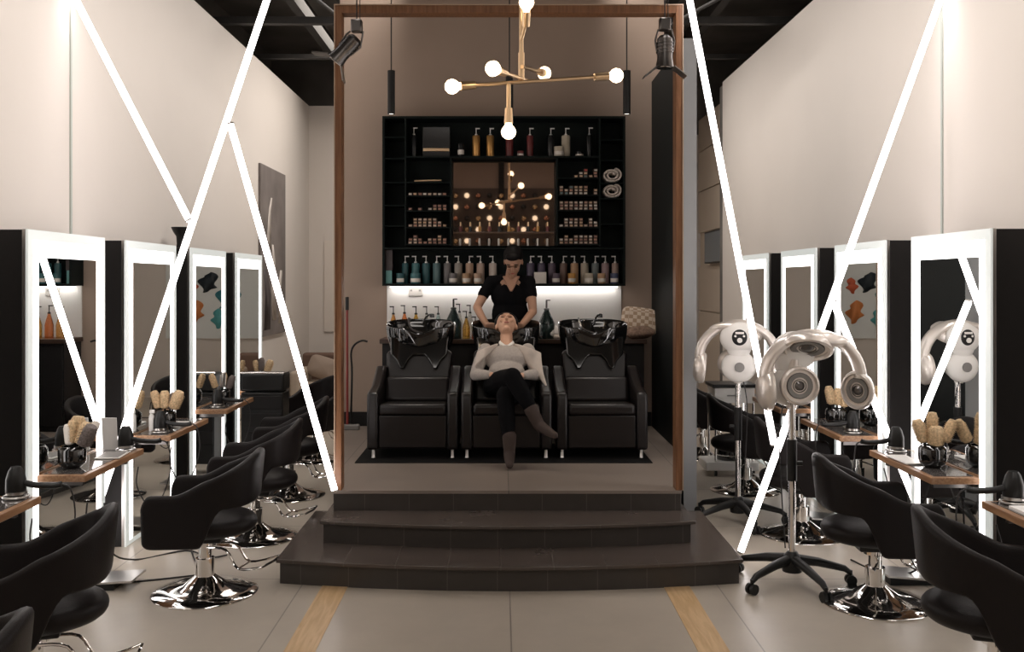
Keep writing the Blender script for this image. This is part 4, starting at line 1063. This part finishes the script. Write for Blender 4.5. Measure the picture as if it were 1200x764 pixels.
# v-neck skin showing
vn = MB(); 
vn.prism([(-.075, .01), (.075, .01), (.010, -.125), (-.010, -.125)], -.02, .009, Matrix.Translation(Vector((.088, 8.045, 1.795))-so) @ Matrix.Rotation(PI/2-.30, 4, 'X'))
obj('neckline_skin', vn, M_skin, per, bevel=.006)
obj('trousers', figure([[(Vector(p), r*1.14) for p, r in c] for c in legs], [((.08, 8.14, 1.24), (.17, .12, .10))], so), M_jeans, per, remesh=.008, sm=4)
for x in (-.01, .17):
    obj('shoe', MB().sph(Vector((x, 8.11, .455))-so, (.045, .125, .040)), M_blackplast, per)
hr = MB()
hr.sph(hq(0, .030, .050)-so, (.083, .094, .090), rot=he, u=24, v=16); hr.sph(hq(0, -.040, .082)-so, (.060, .040, .032), rot=he); hr.sph(hq(0, .075, .07)-so, (.05, .05, .045), rot=he)
obj('hair', hr, M_hair, per, remesh=.006, sm=3)
fe = MB()
for s_ in (-1, 1): fe.sph(hq(s_*.030, -.086, .010)-so, (.014, .005, .005), rot=he, u=12, v=8)
obj('eyes', fe, M_hair, per)
eb = MB()
for s_ in (-1, 1): eb.sph(hq(s_*.032, -.090, .034)-so, (.019, .006, .004), rot=he, u=12, v=8)
obj('eyebrows', eb, M_hair, per)
obj('lips', MB().sph(hq(0, -.094, -.054)-so, (.020, .006, .006), rot=he, u=12, v=8), M_lip, per)

# ---- client
c0 = Vector((.045, 7.3, h3+.41))
cl = thing('person', 'reclining person in a grey sweater and black trousers with legs crossed, hair in the basin', 'person', tuple(c0))
Rc = Euler((math.radians(-48), 0, 0)).to_matrix()
kl, kq, ke = head_shapes((.045, 7.70, 1.392), Rc, 1.12)
s1, s2 = (-.125, 7.53, 1.205), (.215, 7.53, 1.205)
e1, e2 = (-.20, 7.42, 1.02), (.285, 7.42, 1.02)
w1_, w2_ = (-.075, 7.26, 1.035), (.165, 7.26, 1.03)
cb = [[((.045, 7.54, 1.19), .055), ((.045, 7.60, 1.265), .050), ((.045, 7.66, 1.33), .052)],
      [(s1, .045), (e1, .036)], [(e1, .036), (w1_, .024)], [(s2, .045), (e2, .036)], [(e2, .036), (w2_, .024)]]
cb += hand(w1_, (.9, -.25, -.1), (0, .3, -1), 1, .3) + hand(w2_, (-.9, -.25, -.1), (0, .3, -1), -1, .3)
thigh1 = [((-.045, 7.38, .945), .088), ((.02, 7.15, 1.00), .078), ((.085, 6.93, 1.055), .060)]
shin1 = [((.085, 6.93, 1.055), .060), ((.16, 6.87, .93), .056), ((.235, 6.85, .80), .040)]
thigh2 = [((.135, 7.38, .935), .088), ((.08, 7.15, .915), .078), ((.030, 6.93, .91), .060)]
shin2 = [((.030, 6.93, .91), .060), ((.045, 6.88, .76), .056), ((.058, 6.84, .60), .040)]
ct_e = [((.045, 7.50, 1.13), (.155, .10, .115), (-.35, 0, 0)), ((.045, 7.43, 1.02), (.135, .10, .12), (-.35, 0, 0)), ((.045, 7.38, .95), (.16, .12, .095))]
obj('body', figure(cb+[thigh1, shin1, thigh2, shin2], ct_e+kl, c0), M_skin2, cl, remesh=.0055, sm=4)
sw = [[(s1, .058), ((-.17, 7.47, 1.11), .052), (e1, .047)], [(e1, .047), ((-.13, 7.33, 1.03), .040), ((-.092, 7.275, 1.034), .033)], [(s2, .058), ((.255, 7.47, 1.11), .052), (e2, .047)], [(e2, .047), ((.22, 7.33, 1.03), .040), ((.185, 7.275, 1.03), .033)]]
sw_e = [((.045, 7.49, 1.135), (.170, .115, .115), (-.35, 0, 0)), ((.045, 7.42, 1.02), (.150, .115, .13), (-.35, 0, 0)), ((.045, 7.53, 1.20), (.15, .065, .05))]
obj('sweater', figure(sw, sw_e, c0), M_sweater, cl, remesh=.006, sm=5)
cc = MB()
for s_ in (-1, 1):
    cc.prism([(0, 0), (s_*.052, .03), (s_*.045, .055), (s_*.010, .022)], 0, .006, Matrix.Translation(Vector((.045, 7.475, 1.232))-c0) @ Matrix.Rotation(.9, 4, 'X'))
cc.tube([Vector((.045+.054*math.cos(a), 7.575+.050*math.sin(a), 1.262+.02*math.sin(a)))-c0 for a in [2*PI*i/20 for i in range(21)]], .010, 8, cap=False)
obj('shirt_collar', cc, M_whitep, cl)
obj('trousers', figure([[(p, r*1.12) for p, r in c] for c in (thigh1, shin1, thigh2, shin2)], [((.045, 7.37, .94), (.175, .13, .095))], c0), M_jeans, cl, remesh=.007, sm=4)
def boot(ank, toe, up):
    ank = Vector(ank); toe = Vector(toe); up = Vector(up)
    d = (toe-ank); heel = ank-d.normalized()*.03-up*.05
    return figure([[(ank+up*.10, .053), (ank+up*.02, .046), (ank-up*.02, .044)], [(ank-up*.025, .043), (ank+(toe-ank)*.45-up*.02, .038), (toe, .026)], [(ank-d.normalized()*.02-up*.03, .036), (heel-up*.03, .024)]], [], c0)
obj('boot', boot((.062, 6.84, .528), (.062, 6.68, .450), (0, 0, 1)), M_boot, cl, remesh=.006, sm=3)
obj('boot', boot((.265, 6.845, .735), (.385, 6.72, .655), Vector((-.45, .05, .9)).normalized()), M_boot, cl, remesh=.006, sm=3)
# coat over the shoulders
def coat(u, v):
    # u across, v down; hangs over the right-hand shoulder
    x = .10+.22*u+.055*v*v; 
    z = 1.262-.02*u-.29*v*(.35+.65*u)-.05*u*u
    y = 7.52-.10*math.sin(PI*u*.7)*(1-.3*v)-.13*v*u + .012*math.sin(9*u+3*v)
    return Vector((x, y, z))-c0
obj('coat', MB().grid(coat, 16, 14), M_jacket, cl, solid=.012, sub=1)
def coat2(u, v):
    x = -.02-.17*u-.02*v; z = 1.262-.015*u-.12*v*(.3+.7*u)-.05*u*u; y = 7.50-.085*math.sin(PI*u*.8)-.05*v*u+.01*math.sin(8*u)
    return Vector((x, y, z))-c0
obj('coat', MB().grid(coat2, 12, 8), M_jacket, cl, solid=.012, sub=1)
ha = MB(); ha.sph(kq(0, .036, .060)-c0, (.100, .100, .100), rot=ke, u=24, v=16); ha.sph(kq(0, .06, -.02)-c0, (.068, .05, .07), rot=ke); ha.sph(kq(0, .05, .09)-c0, (.06, .07, .05), rot=ke)
obj('hair', ha, M_hair, cl, remesh=.006, sm=3)
f2 = MB()
for s_ in (-1, 1): f2.sph(kq(s_*.030, -.087, .008)-c0, (.015, .004, .003), rot=ke, u=12, v=8)
obj('eyes', f2, M_hair, cl, label='closed eyes')
eb = MB()
for s_ in (-1, 1): eb.sph(kq(s_*.032, -.090, .032)-c0, (.019, .006, .004), rot=ke, u=12, v=8)
obj('eyebrows', eb, M_hair, cl)
obj('lips', MB().sph(kq(0, -.093, -.053)-c0, (.021, .006, .007), rot=ke, u=12, v=8), M_lip, cl)

# ------------------------------------------------------------------ lights
def area(name, loc, rot, sx_, sy_, e, c, spread=None):
    l = bpy.data.lights.new(name, 'AREA'); l.shape = 'RECTANGLE'; l.size = sx_; l.size_y = sy_; l.energy = e; l.color = c
    if spread: l.spread = spread
    o = bpy.data.objects.new(name, l); COL.objects.link(o); o.location = loc; o.rotation_euler = rot
    return o
area('aisle_fill_left', (-1.0, 5.5, 4.68), (0, .68, 0), .4, 13, 112, (1, .93, .87), 1.9)  # unseen fill light added to brighten the left wall
area('aisle_fill_right', (1.05, 5.5, 4.68), (0, -.68, 0), .4, 13, 112, (1, .93, .87), 1.9)  # matching added fill for the right wall, no fixture behind it
area('back_room_fill', (-1.5, 11.5, 4.9), (0, 0, 0), 1.5, 2.5, 60, (1, .90, .80))  # added fill so the sofa corner and rear walls read brighter
area('entrance_fill', (0, -.5, 4.9), (.2, 0, 0), 3.0, 1.5, 45, (1, .93, .86))  # frontal fill added behind the view, not an actual lamp
for k, (px, Y) in enumerate(((458.5, 7.45), (597, 7.5), (734.5, 7.45))):
    l = bpy.data.lights.new('pendant_spot', 'SPOT'); l.energy = 22; l.spot_size = 1.5; l.spot_blend = .6; l.color = (1, .86, .72); l.shadow_soft_size = .025
    o = bpy.data.objects.new('pendant_spot', l); COL.objects.link(o); o.location = (wx(px, Y), Y, 3.04)
w = bpy.data.worlds.new('world'); S.world = w; w.use_nodes = True
w.node_tree.nodes['Background'].inputs[0].default_value = (.55, .68, .85, 1); w.node_tree.nodes['Background'].inputs[1].default_value = .6
S.view_settings.view_transform = 'Standard'; S.view_settings.look = 'None'; S.view_settings.gamma = 1; S.view_settings.exposure = .08
S.view_settings.use_curve_mapping = False
